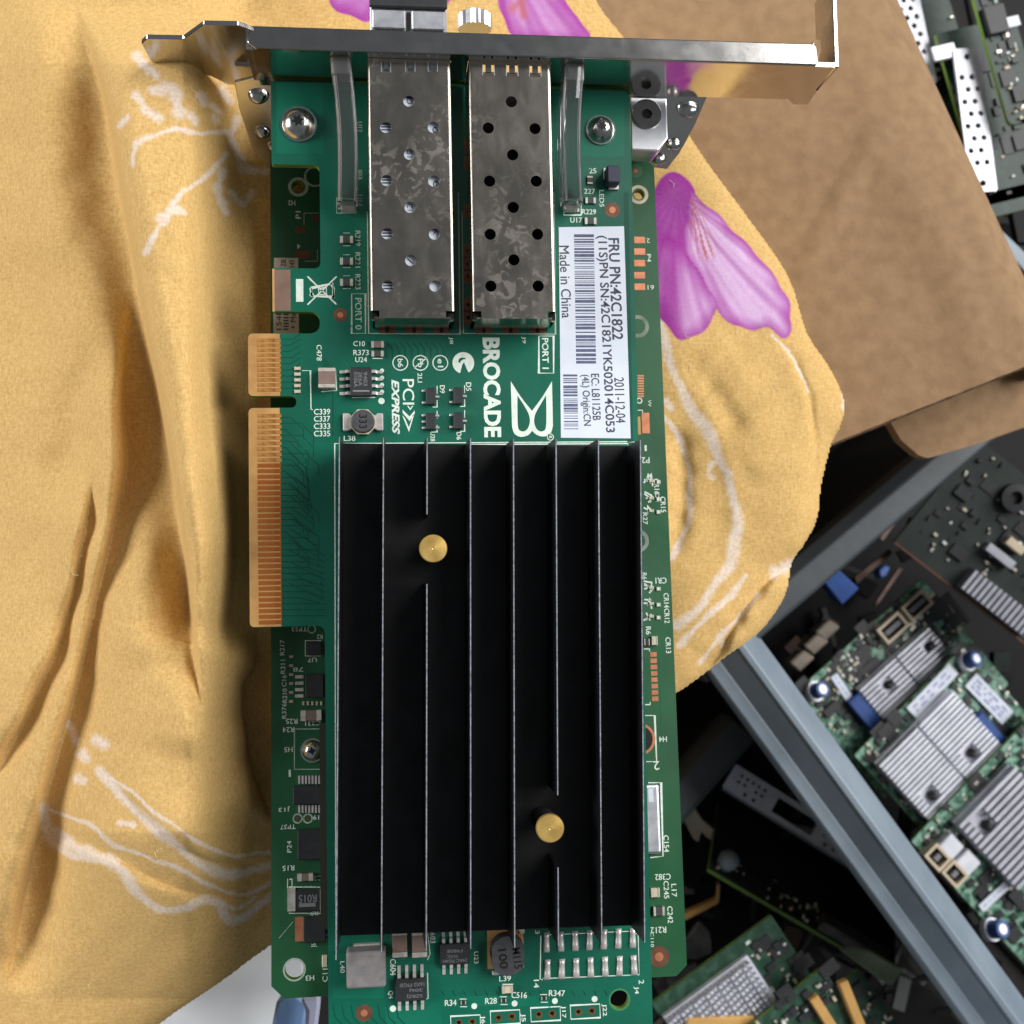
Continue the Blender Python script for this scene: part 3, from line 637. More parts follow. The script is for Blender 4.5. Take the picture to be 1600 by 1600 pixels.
# --- port cages
def cage(cx0, cx1, holes_px, slots, name, front_px):
    zt = 9.3; y0 = W.P(650, 497, zt)[1]; y1 = yP - .05
    x0 = np.mean([W.P(cx0[0], 150, zt)[0], W.P(cx0[1], 480, zt)[0]]); x1 = np.mean([W.P(cx1[0], 150, zt)[0], W.P(cx1[1], 480, zt)[0]])
    r = .55; mb = MB()
    hs = []
    for h in holes_px: c = W.P(*h, zt); hs.append(circle(c[0], c[1], .98, 20))
    for (sx, sy, sw, sl) in slots:
        a = W.P(sx - sw, sy - sl, zt); b = W.P(sx + sw, sy + sl, zt); hs.append([(a[0], b[1]), (b[0], b[1]), (b[0], a[1]), (a[0], a[1])])
    xa_, xb_ = x0 + r, x1 - r
    # corner notches at the back of the lid
    n = 1.25
    top = [(xa_, y1), (xb_, y1), (xb_, y0 + n), (xb_ - n + .3, y0 + n), (xb_ - n + .3, y0), (xa_ + n - .3, y0), (xa_ + n - .3, y0 + n), (xa_, y0 + n)]
    mb.prism(top, hs, zt - .28, zt)
    for sgn, xe in ((-1, xa_), (1, xb_)):                    # rolled long edges and side walls
        arc = [(xe + sgn * r * math.sin(t), zt - r + r * math.cos(t)) for t in [i * math.pi / 10 for i in range(6)]] + [(xe + sgn * r, 0.25)]
        vs = [(p[0], y1, p[1]) for p in arc] + [(p[0], y0 + n, p[1]) for p in arc]; k = len(arc)
        mb.add(vs, [(i, i + 1, k + i + 1, k + i) for i in range(k - 1)])
        vs = [(xe + sgn * r, y0 + n, zt - 1.4), (xe + sgn * r, y0, zt - 1.4), (xe + sgn * r, y0, .25), (xe + sgn * r, y0 + n, .25)]; mb.add(vs, [(0, 1, 2, 3)])
    mb.box(x0 + .7, y0 + .02, .4, x1 - .7, y0 + .25, zt - .3)
    for xx in (x0 + .1, x1 - 1.0): mb.box(xx, y0 - .1, zt - 2.2, xx + .9, y0 + .3, zt - 1.3)   # folded corner tabs
    o = obj(name, mb, m_cage, card)
    for p in o.data.polygons: p.use_smooth = False
    obj('cage_floor', MB().box(x0 + .3, y0 + .3, .1, x1 - .3, y1, .3), m_hole, o)
    for xx in (x0 + .15, x1 - 1.15): obj('corner_notch', MB().box(xx, y0 + .1, zt - 1.6, xx + 1.0, y0 + n - .05, zt - 1.2), m_hole, o)
    # bent spring fingers in the slots
    for (sx, sy, sw, sl) in slots:
        a = W.P(sx, sy - sl, zt); b = W.P(sx, sy + sl, zt); w2 = sw * .114 * .62
        obj('spring_finger', MB().box(a[0] - w2 * .8, b[1] + .55, zt - .3, a[0] + w2 * .8, a[1] + .1, zt - .03), m_flange, o)
        for sx_ in (-1, 1): obj('slot_lip', MB().box(a[0] + sx_ * w2 * 1.6 - .05, b[1], zt - .28, a[0] + sx_ * w2 * 1.6 + .05, a[1], zt + .06), m_bright, o)
    return x0, x1, y0, y1
HL = [(639, 158), (603, 199), (677, 199), (640, 241), (604, 282), (678, 283), (641, 324), (605, 365), (679, 366), (642, 407), (606, 447), (680, 447)]
HR = [(799, 159), (763, 200), (836, 201), (801, 242), (765, 283), (838, 283), (802, 324), (766, 366), (840, 366), (803, 406), (767, 447), (841, 447)]
c1 = cage((574, 579), (703, 713), HL, [(603, 105, 7, 8), (641, 104, 7, 8), (676, 104, 7, 8)], 'port_cage', 75)
c2 = cage((730, 741), (862, 869), HR, [(763, 109, 9, 9), (800, 110, 9, 9), (836, 111, 9, 9)], 'port_cage', 80)
# pad rows, outlines round the cages
for (x0, y0, x1, y1) in ((574, 120, 719, 521), (722, 120, 868, 521)):
    outline(card, W, [(x0, 330), (x0 + 2, y1), (x1, y1 + 1), (x1 - 3, 300)], 1.6, .03, m_silk_dim, closed=False)
for px in (605, 647, 690, 756, 798, 840):
    obj('copper_pad', rbox(W, px - 13, 513, px + 13, 521, 0, .035), m_copper_dark, card); disc(card, W, px, 517, 3.2, .045, m_hole, 'pin_hole')
for py in (228, 255, 330, 392, 412, 432, 476, 496):
    obj('copper_pad', rbox(W, 724, py - 11, 737, py + 11, 0, .035), m_copper_dark, card); disc(card, W, 732, py, 3.4, .045, m_hole, 'pin_hole')

# --- light pipes
def light_pipe(px0, px1, bend):
    path = []; xa_, ya_ = W.P((px0 + px1) / 2, 92, 9); n = 18
    ys = yP - .1; ye = W.P((px0 + px1) / 2, 322, 1.2)[1]; xe = W.P((px0 + px1) / 2 + bend, 322, 1.2)[0]
    for i in range(n + 1):
        t = i / n; y = ys + (ye - ys) * t
        x = xa_ + (xe - xa_) * t ** 2 + (.09 * bend / abs(bend)) * 9 * math.sin(t * math.pi)
        z = 7.2 if t < .25 else 7.2 - 5.2 * ((t - .25) / .75) ** 1.6
        path.append(((x, y, z), (1, 0, 0), (0, 0, 1)))
    h = 2.8; prof = [(-1.3, -h), (1.3, -h), (1.75, -h + .4), (1.75, h - 1.0), (1.1, h - .1), (.5, h), (-.5, h), (-1.1, h - .1), (-1.75, h - 1.0), (-1.75, -h + .4)]
    o = obj('light_pipe', MB().sweep(path, prof), m_clear, card, smooth=False)
    for sx_ in (-1, 1):
        ep = [((q0[0][0] + sx_ * 1.25, q0[0][1], q0[0][2] + 1.75), (1, 0, 0), (0, 0, 1)) for q0 in path]
        obj('pipe_edge_highlight', MB().sweep(ep, [(-.2, -.3), (.2, -.3), (.3, .0), (.05, .3), (-.2, .25)]), m_frostedge, o)  # pale strips put in for the highlights along the pipe
    obj('pipe_head', MB().box(xa_ - 1.5, yP - 3.2, 4.2, xa_ + 1.5, yP - .1, 9.7), m_frost, o, bevel=.3, seg=2)
    obj('pipe_foot', MB().box(xe - 1.2, ye - .9, .05, xe + 1.2, ye + 1.6, 1.6), m_frost, o, bevel=.2)
light_pipe(517, 546, 12); light_pipe(884, 912, -6)

# --- screws through the board and standoffs
screw(card, W, 466, 191, 26, 0.0); screw(card, W, 940, 200, 21, 0.0, 2.2)

# --- heat sink
hsk = Frame((0, 0, 0), rot(-.94)); zt, zb = 14.0, 4.6
HX = [hsk.P(x, y, zt)[0] for x, y in ((528, 1085), (597, 1085), (666.5, 1085), (735, 1085), (803.5, 1085), (871, 1085), (938.5, 1080), (1004, 1080))]
p0 = HX[0]; st = (HX[-1] - HX[0]) / 7
yTop = np.mean([hsk.P(x, 684.5, zt)[1] for x in (530, 765, 1001)]); yBot = np.mean([hsk.P(x, y, zt)[1] for x, y in ((526, 1491), (735, 1484), (1007, 1473))])
heat = obj('heat_sink', MB().box(p0 - .25, yBot, 2.6, HX[-1] + .25, yTop, zb), m_anod, card, (0, 0, 0), -.94, bevel=.15)
pins = [hsk.P(677, 857, 14.4), hsk.P(860, 1295, 14.4)]
for i in range(8):
    x = p0 + st * i; segs = [(yBot, yTop)]
    if i == 2: segs = [(yBot, hsk.P(667, 912, zt)[1]), (hsk.P(667, 804, zt)[1], yTop)]
    if i == 5: segs = [(yBot, hsk.P(872, 1355, zt)[1]), (hsk.P(872, 1243, zt)[1], yTop)]
    f = MB(); t = MB()
    for a, b in segs: f.add([(x - .34, a, zb - .05), (x + .34, a, zb - .05), (x + .34, b, zb - .05), (x - .34, b, zb - .05), (x - .13, a, zt), (x + .13, a, zt), (x + .13, b, zt), (x - .13, b, zt)], [(3, 2, 1, 0), (4, 5, 6, 7), (0, 1, 5, 4), (1, 2, 6, 5), (2, 3, 7, 6), (3, 0, 4, 7)])
    fo = obj('fin', f, m_anod, heat)
    for a, b in segs: t.box(x - .09, a + .05, zt, x + .09, b - .05, zt + .03)
    obj('fin_edge', t, m_fintop, fo, kind='stuff' if len(segs) > 1 else None)
obj('chip_under_heat_sink', MB().box(p0 + 6, yBot + 18, .05, HX[-1] - 6, yTop - 18, 2.6), m_black, card)
for c in pins:
    sp = MB()
    for k in range(6): sp.lathe(c[0], c[1], [(1.55, 5 + k * 1.35), (1.9, 5.35 + k * 1.35), (1.55, 5.7 + k * 1.35)], 20)
    o = obj('push_pin', MB().lathe(c[0], c[1], [(2.05, 13.2), (2.3, 13.35), (2.3, 14.15), (2.2, 14.35)] + [(2.1 - .12 * j, 14.36 + .018 * (j % 2) + .004 * j) for j in range(17)] + [(.02, 14.36)], 40), m_brass, heat)
    obj('spring', sp, m_anod, o, kind='stuff'); obj('pin_shaft', MB().cyl(c[0], c[1], zb, 13.2, 1.3), m_anod, o)
outline(card, W, [(525, 1500), (523, 693), (1000, 690), (980, 690)], 1.8, closed=False)
outline(card, W, [(735, 694.5), (981, 693), (982, 700)], 1.8, closed=False)

# --- sticker
lab = [(873, 355), (975, 353.5), (985.5, 685), (876.5, 684)]
LF = Frame((0, 0, .1), rot(.0))
lq = [W.P(x, y, .1) for x, y in lab]
st_ = obj('label_sticker', MB().prism(lq, (), .01, .1), m_label, card, label='white paper label with barcodes and part numbers')
tilt = 1.0
def lt(s, px, py, L, H, bold=0.0, mat=None): lettering(st_, W, s, px, py, L, H, -90, .125, mat or m_ink, bold, skew=tilt)
lt('FRU PN:42C1822', 962, 451, 158, 17, .012); lt('(11S)PN SN:42C1821YK502014C053', 945.5, 521, 306, 18, .008)
lt('Made in China', 883.5, 440, 113, 15.5); lt('2011-12-04', 968.5, 625, 70, 15); lt('EC: L81125B', 931, 620, 72, 12.5); lt('(4L) Origin:CN', 914.5, 625, 79, 15)
def barcode(x0, x1, y0, y1, seed, mat):
    mb_ = MB(); r_ = random.Random(seed); y = y0
    while y < y1 - 1:
        b = r_.choice([1.2, 1.2, 2.0, 3.2, 4.6]); g_ = r_.choice([1.3, 1.6, 2.4, 3.4])
        b = min(b, y1 - y); sk = (y - y0) * .017
        mb_.prism([W.P(x0 + sk, y, .12), W.P(x1 + sk, y, .12), W.P(x1 + sk, y + b, .12), W.P(x0 + sk, y + b, .12)], (), .11, .12, flat=True); y += b + g_
    obj('barcode', mb_, mat, st_, kind='stuff')
barcode(897, 928, 366, 568, 5, m_inkblue); barcode(880, 902, 585, 673, 9, m_inkblue)

# --- silkscreen print
def T_(s, px, py, L, H, ang=0, bold=0.0, mat=None, shear=0.0): lettering(card, W, s, px, py, L, H, ang, .03, mat, bold, shear)
T_('BROCADE', 768.5, 605, 156, 27, -90, .035)
outline(card, W, rect_pts(842, 525, 865, 583), 1.8); T_('PORT 1', 852, 552, 48, 10, -90, .01)
outline(card, W, rect_pts(549.5, 459, 571, 521), 1.6, mat=m_silk_dim); T_('PORT 0', 560, 490, 50, 10, -90, mat=m_silk_dim)
C5 = lambda x, y: W.P(700 + x / 4, 330 + y / 4, .03)
lo = smooth_pts([(392, 1062), (455, 1160), (525, 1248)], 4) + smooth_pts([(525, 1248), (590, 1160), (650, 1062)], 4)[1:] + [(656, 1340)] + smooth_pts([(656, 1340), (640, 1390), (600, 1408), (555, 1398), (526, 1372)], 4)[1:] + smooth_pts([(526, 1372), (500, 1400), (455, 1410), (415, 1390), (400, 1345)], 4)[1:]
lh1 = smooth_pts([(434, 1152), (470, 1205), (502, 1262), (512, 1310), (502, 1352), (480, 1374), (455, 1374), (438, 1350), (434, 1250), (434, 1152)], 3)[:-1]
lh2 = smooth_pts([(612, 1152), (580, 1205), (548, 1262), (538, 1310), (548, 1352), (570, 1374), (595, 1374), (612, 1350), (615, 1250), (612, 1152)], 3)[:-1]
obj('emblem', MB().prism([C5(*p) for p in lo], [[C5(*p) for p in lh1], [C5(*p) for p in lh2]], .02, .03, flat=True), m_silk, card)
ring(card, W, 860, 683, 4.2, 5.4); T_('R', 860, 683, 4, 5, -90)
# tick-mark roundel
ct = W.P(724, 567, .03); k_ = scale_at(W, 724, 567)
arc = [(17 * math.cos(t), 17 * math.sin(t)) for t in np.linspace(math.radians(-62), math.radians(250), 30)]
inn = [(-7, -5), (-8, 2), (-5, 6.5), (0, 8), (5, 7), (6, 5), (1, 4), (-1, 1), (0, -3), (2, -5)]
obj('tick_roundel', MB().prism([(ct[0] + x * k_, ct[1] + y * k_) for x, y in arc] + [(ct[0] + x * k_, ct[1] + y * k_) for x, y in ((-5, -15), (-2, -3), (1, 1), (5, -9))], [[(ct[0] + (x) * k_, ct[1] + (y + 2) * k_) for x, y in [(-8, 0), (-7, 4), (-3, 6.5), (3, 6), (4, 4), (0, 3.5), (-4, 1), (-5, -3)]]], .02, .03, flat=True), m_silk, card)
for px, s in ((625.5, 'b6'), (657, 'Pb'), (688, 'e1')):
    ring(card, W, px, 567, 10.8, 12.4); T_(s, px, 567, 13, 8.5, -90, .005)
outline(card, W, [(647, 575), (667, 559)], 1.5, closed=False); T_('2LI', 656, 590, 15, 7, -90)
T_('PCI', 638, 612, 40, 18, -90); T_('EXPRESS', 618, 635.5, 86, 12, -90, .03, shear=.25)
for pts in ([(629, 640), (640, 651), (648, 641), (648, 646), (640, 658), (629, 645)], [(628, 648), (639, 675), (647, 648), (645, 648), (639, 668), (633, 654)], [(636, 634), (641, 641), (646, 634), (644, 634), (641, 638), (638, 634)]):
    obj('arrow_mark', MB().prism([W.P(x, y, .03) for x, y in pts], (), .02, .03, flat=True), m_silk, card)
for s, px, py, L, H, an in (('C10', 561, 537, 18, 8, 0), ('R373', 564, 551, 24, 8.5, 0), ('U24', 564, 562, 18, 8, 0), ('L38', 546, 685, 18, 8, 0), ('C478', 498.5, 551, 25, 8, -90),
        ('C339', 503, 643.5, 25, 9, 0), ('C337', 503, 654.5, 25, 9, 0), ('C333', 503, 666, 25, 9, 0), ('C335', 503, 677.5, 25, 9, 0), ('D9', 691, 608, 12, 7.5, -90), ('D5', 732, 604, 13, 8, -90),
        ('U28', 676, 682, 15, 7, -90), ('D6', 717, 681, 12, 7.5, -90), ('J8', 704.5, 532, 11, 7, -90), ('J9', 818, 531, 11, 7, -90), ('U17', 900, 344, 18, 8, 0), ('R229', 920, 331, 22, 8, 0), ('227', 921, 299, 17, 8, 0), ('25', 926, 267, 11, 8, 0), ('LED5', 940, 310, 26, 7, -90),
        ('C604', 614, 1511, 25, 9, -90), ('C603', 676, 1461, 24, 8, -90), ('U23', 744, 1496, 18, 7, -90), ('Q4', 610, 1554, 12, 8, -90), ('L40', 535, 1511, 18, 7, -90), ('L39', 789, 1529, 18, 8, 0), ('R34', 704, 1567, 18, 9, 0), ('R28', 767, 1564, 18, 9, 0),
        ('C516', 811, 1555, 24, 9, -4), ('R347', 870, 1552, 25, 9, -4), ('13', 839.5, 1453, 12, 7, -90), ('14', 838, 1537, 12, 8, -90), ('2', 1002, 1534, 6, 8, -90), ('J4', 994, 1547, 11, 8, -90), ('J6', 754, 1593, 12, 8, -90), ('J5', 817, 1590, 12, 8, -90), ('J17', 880, 1581, 18, 8, -90), ('J22', 944, 1578, 18, 8, -90)):
    T_(s, px, py, L, H, an)
for s, px, py, L in (('U14', 562, 313, 18), ('R219', 559, 372, 24), ('R221', 559, 406, 24), ('R223', 559, 440, 24), ('U12', 562, 198, 16), ('J03', 562, 272, 16)): T_(s, px, py, L, 8, -90, mat=m_silk_dim)
outline(card, W, [(472, 579), (485, 579), (486, 640), (489, 640)], 1.3, closed=False)
outline(card, W, rect_pts(526, 310, 556, 333), 1.4, mat=m_silk_dim); outline(card, W, rect_pts(881, 318, 908, 336), 1.6)
for x, y in ((533, 323), (547, 323), (888, 327), (901, 327)): obj('solder_pad', rbox(W, x - 4, y - 4, x + 4, y + 4, 0, .25), m_solder, card, bevel=.08)
via(card, W, 532, 492, 11); via(card, W, 957, 328, 12); via(card, W, 569, 1583, 13)
disc(card, W, 596, 626.5, 5); disc(card, W, 614, 1576, 5)

# --- components, upper half
for py in (374, 408, 441): resistor(card, W, 541.5, py, 21, 12); outline(card, W, [(536, py - 10), (547, py - 10)], 1.2, mat=m_silk_dim, closed=False); outline(card, W, [(536, py + 10), (548, py + 10)], 1.2, mat=m_silk_dim, closed=False)
two_ended(card, W, 590, 538, 20, 11, .8, m_cap, 'x'); resistor(card, W, 590, 552.5, 20, 10); outline(card, W, [(582, 560), (598, 560)], 1.4, closed=False)
resistor(card, W, 922, 281, 9, 13, 'y'); resistor(card, W, 923, 313, 17, 10); resistor(card, W, 923, 345, 19, 11)
for i in range(5): resistor(card, W, 464.5, 575.5 + i * 9, 10, 5.5, 'x', m_capw, .35)
two_ended(card, W, 510.5, 590, 27, 32, 2.2, m_cap, 'y', 0, 'capacitor', .2); outline(card, W, [(524, 576), (526, 610), (502, 612)], 1.4, closed=False)
small_outline_chip(card, W, 564, 596, 34, 46, 4, 'x', 1.5, lead=17, marks=(('9403', 7, -4, 22, 6, -90), ('2E6A', -1, -4, 22, 6, -90), ('0106A', -8, -3, 24, 6, -90), ('-', 0, 15, 26, 2.5, 0)))
for i in range(4): disc(card, W, 597, 579 + i * 11, 3.2)
outline(card, W, [(550, 621), (586, 621)], 1.6, closed=False)
ic = W.P(567, 658, 2.2)
ind = obj('inductor', MB().lathe(0, 0, [(1.9, 0), (2.0, .4), (1.6, .6), (1.6, 1.6), (2.0, 1.8), (2.0, 2.15), (1.85, 2.25)], 32), m_ferrite, card, (ic[0], ic[1], 0.1))
hexa = [(2.35 * math.cos(math.radians(a)), 2.35 * math.sin(math.radians(a))) for a in range(22, 382, 45)]
obj('inductor_base', MB().prism(hexa, [circle(0, 0, 2.05, 24)], .05, 1.3), m_capw, ind)
for sx in (-1, 1): obj('terminal', MB().prism([(sx * 1.8, -1.1), (sx * 2.5, -1.5), (sx * 3.5, -1.5), (sx * 3.5, 1.6), (sx * 2.5, 1.6), (sx * 1.8, 1.1)], (), .02, .7), m_solder, ind, bevel=.15)
lettering(ind, Frame((ic[0], ic[1], .1)), '333', 567, 658, 22, 12, -90, 2.28, m_hole)
def sot(px, py, n, sz=(14, 26)):
    z = 1.0; c = W.P(px, py, z); k = scale_at(W, px, py, z); w_, h_ = sz[0] * k, sz[1] * k
    o = obj('transistor', MB().box(-w_ / 2, -h_ / 2, .1, w_ / 2, h_ / 2, z), m_black, card, (c[0], c[1], 0), bevel=.1)
    yl = (-.36, .36) if n < 5 else (-.38, 0, .38); yr = (0.0,) if n < 5 else (-.36, .36)
    for sx, ys in ((-1, yl), (1, yr)):
        for q in ys: obj('lead', MB().box(sx * w_ / 2, h_ * q - .22, .05, sx * (w_ / 2 + .75), h_ * q + .22, .4), m_solder, o, bevel=.1)
    outline(card, W, [(px + 10, py - 16), (px + 10, py - 4)], 1.3, closed=False); outline(card, W, [(px + 3, py + 17), (px + 10, py + 17), (px + 10, py + 6)], 1.3, closed=False)
sot(673, 619, 3); sot(716, 618, 3); sot(673, 658, 5); sot(716, 657, 3)
blk = rbox(W, 949, 258, 969, 285, 0, 3.2); o = obj('diode', blk, M('dark_blue_grey_plastic', lin(52, 54, 72), lin(44, 46, 60), 400, .45), card, bevel=.2)
obj('terminal', rbox(W, 951, 289, 967, 296, 0, .5), m_solder, o, bevel=.1); obj('terminal', rbox(W, 943, 262, 947, 280, 0, .4), m_solder, o, bevel=.1)

# --- components below the heat sink
lc = obj('inductor', rbox(W, 541, 1487, 603, 1545, .3, 4.0), m_grey, card, bevel=.5, seg=3)
obj('terminal', rbox(W, 552, 1475, 594, 1483, 0.02, .8), m_tin, lc); lettering(lc, W, 'M3R3', 571, 1516, 34, 7, -90, 4.015, m_mark); lettering(lc, W, '7A1', 556, 1516, 22, 7, -90, 4.015, m_mark)
for px in (624.5, 655.5): two_ended(card, W, px, 1475, 24, 42, 1.9, m_cap, 'y', 0, 'capacitor', .2)
outline(card, W, [(668, 1455), (672, 1490), (668, 1500)], 1.4, closed=False)
small_outline_chip(card, W, 711, 1491, 46, 32, 4, 'y', 1.4, lead=18, marks=(('F9808', 0, -5, 24, 5, 180), ('WXC', -4, 3, 18, 5, 180), ('24AC PG4H', 0, 10, 38, 5, 180)))
small_outline_chip(card, W, 642, 1547, 48, 34, 4, 'y', 1.4, lead=18, marks=(('16X0 F9G8I', 2, -8, 38, 6, 180), ('306J', 8, 0, 20, 6, 180), ('SZBZJ', 6, 9, 24, 6, 180)))
outline(card, W, [(668, 1520), (669, 1560), (664, 1562)], 1.4, closed=False)
ic = W.P(794, 1494, 3.2)
ind = obj('inductor', MB().prism([(3.2 * math.cos(t) if abs(math.cos(t)) < .86 else math.copysign(2.75, math.cos(t)), 3.35 * math.sin(t)) for t in np.linspace(0, 2 * math.pi, 40)[:-1]], (), .4, 3.2), m_ferrite, card, (ic[0], ic[1], 0), bevel=.15)
obj('inductor_base', MB().box(-3.3, -2.9, .02, 3.0, 4.1, .5), m_fr4, ind)
obj('inductor_core', MB().cyl(0, .1, .4, 1.8, 2.9, 32), m_hole, ind)
for q in ((2.2, 2.9, 3.2, 4.2), (-2.6, -3.9, -1.2, -3.2)): obj('terminal', MB().box(q[0], q[1], .03, q[2], q[3], 1.0), m_solder, ind, bevel=.2)
lettering(ind, Frame((ic[0], ic[1], 0)), '100', 786, 1498, 30, 13, -84, 3.22, m_hole, .01); lettering(ind, Frame((ic[0], ic[1], 0)), 'M115', 808, 1497, 32, 12, -84, 3.22, m_hole, .01)
sd = None
for i in range(7):
    for (x, y) in ((854 + i * 22.5, 1473 - i * 1.1), (855.5 + i * 22.6, 1516 - i * 1.15)):
        if sd is None:
            n = 9; mbs = MB(); pr = []
            for j in range(n): t = j / (n - 1); yv = -1.75 + 3.5 * t; hgt = .16 + .42 * math.sin(math.pi * t) ** .5 + .1 * math.sin(9 * t); wd = .56 + .05 * math.sin(7 * t); pr.append((yv, hgt, wd))
            path = [((0, a, 0), (b2, 0, 0), (0, 0, h2)) for a, h2, b2 in pr]
            sd = mbs.sweep(path, [(-1, 0), (1, 0), (.85, .6), (.4, 1), (-.4, 1), (-.85, .6)]).mesh('solder_pad'); sd.shade_smooth()
        c = W.P(x, y, .3); obj('solder_pad', sd, m_solder, card, (c[0], c[1], .02), random.uniform(-3, 3))
outline(card, W, [(845, 1462), (844, 1530), (848, 1531)], 1.6, closed=False); outline(card, W, [(848, 1529), (999, 1523), (997, 1460), (985, 1456)], 1.4, closed=False); outline(card, W, [(850, 1461), (985, 1455)], 1.2, closed=False)
for (x0, y0) in hdr:
    outline(card, W, [(x0 - 1, y0), (x0 + 45, y0 - 2.3), (x0 + 46, y0 + 19), (x0, y0 + 21.5)], 1.5)
    for dx, dy in ((12, 10.5), (33, 9)):
        ring(card, W, x0 + dx, y0 + dy, 3.6, 6, .02, m_copper_dark, 'hole_ring')
for x, y in ((741, 1572), (804, 1568), (867, 1564), (929, 1561)): disc(card, W, x, y, 4.6)
for x, y in ((724, 1567), (787, 1563.5), (850, 1560)):
    resistor(card, W, x, y, 9, 6, 'x', m_black, .35); outline(card, W, [(x - 6, y - 6), (x + 5, y - 6)], 1.2, closed=False); outline(card, W, [(x - 5, y + 6), (x + 6, y + 6)], 1.2, closed=False)
two_ended(card, W, 793, 1547, 17, 11, .8, m_capw, 'x'); outline(card, W, [(785, 1538), (802, 1538)], 1.4, closed=False)
ring(card, W, 968, 1562, 14.3, 17, .015, M('bare_ring', lin(58, 124, 84), None, 100, .5), 'hole_ring')

# ------------------------------------------------------------------ transceiver plugged into the left cage
zt_ = 8.4
tx = thing('optical_transceiver', 'silver optical transceiver module plugged into the left port of the upper card', 'transceiver', Frame((np.mean(c1[:2]), yP, 0)))
hw = (c1[1] - c1[0]) / 2 - .55; y0r = c1[2] - yP + 3
obj('body', MB().box(-hw, y0r, .6, hw, .95 + 12, zt_), m_bright, tx, bevel=.2)
obj('label_sticker', MB().box(-hw + .5, y0r + .5, zt_ + .01, hw - .5, -6.5, zt_ + .06), m_label, tx)
TF = Frame((np.mean(c1[:2]), yP, zt_ + .08))
mbx = MB(); rq = random.Random(2)
for (hx, hy) in HL:
    if hx < 610:
        c = TF.P(hx, hy)
        for j in range(3): mbx.box(c[0] - .8, c[1] - .55 + j * .5, .0, c[0] + .8, c[1] - .3 + j * .5, .01)
if mbx.v: bco = obj('barcode', mbx, m_ink, tx, (0, 0, zt_ + .08), kind='stuff')
for s, hx, hy in (('D', 640, 158), ('S1', 640, 241), ('C1', 640, 324), ('/', 641, 408), ('o', 680, 203), ('e', 681, 287), ('K', 681, 363)):
    v, f = text_verts(s); c = TF.P(hx, hy); a = math.radians(-90)
    obj('lettering', MB().add([(c[0] + p[1] * .95, c[1] - p[0] * 1.1, zt_ + .09) for p in v], f), m_ink, tx, kind='stuff')
for sx in (-1, 1):
    o = obj('latch_panel', MB().box(sx * (hw / 2 + .1) - hw / 2 + .45, 5.4, zt_ + .02, sx * (hw / 2 + .1) + hw / 2 - .45, 8.8, zt_ + .55), m_bright, tx, bevel=.2)
    obj('slot', MB().box(sx * (hw / 2 + .1) - hw / 2 + .7, 4.6, zt_ + .02, sx * (hw / 2 + .1) + hw / 2 - .7, 5.3, zt_ + .1), m_hole, o)
obj('centre_rib', MB().box(-.35, 1.5, zt_ + .02, .35, 8.5, zt_ + .3), m_hole, tx)
obj('bail', MB().box(-hw - .1, 9.1, zt_ + .1, hw + .1, 13.5, zt_ + .9), m_black, tx, bevel=.2)

# ================================================================== LOWER CARD (turned half round under the first)
LW = Frame((0, -70, -5.5), rot(0, -3.5))
low = thing('controller_card', 'dark green circuit card underneath, showing its edges left and right of the upper card', 'circuit card', LW)
lx0 = np.mean([LW.P(427, 300)[0], LW.P(419, 1500)[0]]); lx1 = np.mean([LW.P(1028, 290)[0], LW.P(1067, 1480)[0]])
lyb = np.mean([LW.P(480, 1556)[1], LW.P(1045, 1528)[1]]); lyt = LW.P(700, 180)[1]
ol = [(lx0, lyt), (lx0, lyb + 2.2), (lx0 + 2.2, lyb), (lx1 - 2.0, lyb), (lx1, lyb + 1.8), (lx1, LW.P(1028, 262)[1]), (lx1 - 1, LW.P(1028, 254)[1]), (LW.P(990, 250)[0], LW.P(1000, 250)[1]), (LW.P(990, 250)[0], lyt)]
hl = [circle(*LW.P(460, 1515), 1.72, 26), circle(*LW.P(466, 292), 1.1, 20), circle(*LW.P(998, 304), 1.0, 20)]
lb_ = obj('circuit_board', MB().prism(ol, hl, -1.6, 0, mi=0, side_mi=1), [m_pcb2, m_edge], low)
ring(low, LW, 460, 1515, 15.5, 18, .02, m_silk_dim, 'hole_ring'); ring(low, LW, 466, 292, 11, 16, .02, m_silk_dim, 'hole_ring'); ring(low, LW, 998, 304, 10, 15, .02, m_capw, 'hole_ring')
def lt2(s, px, py, L, H, an, mat=None): lettering(low, LW, s, px, py, L, H, an, .03, mat or m_silk)
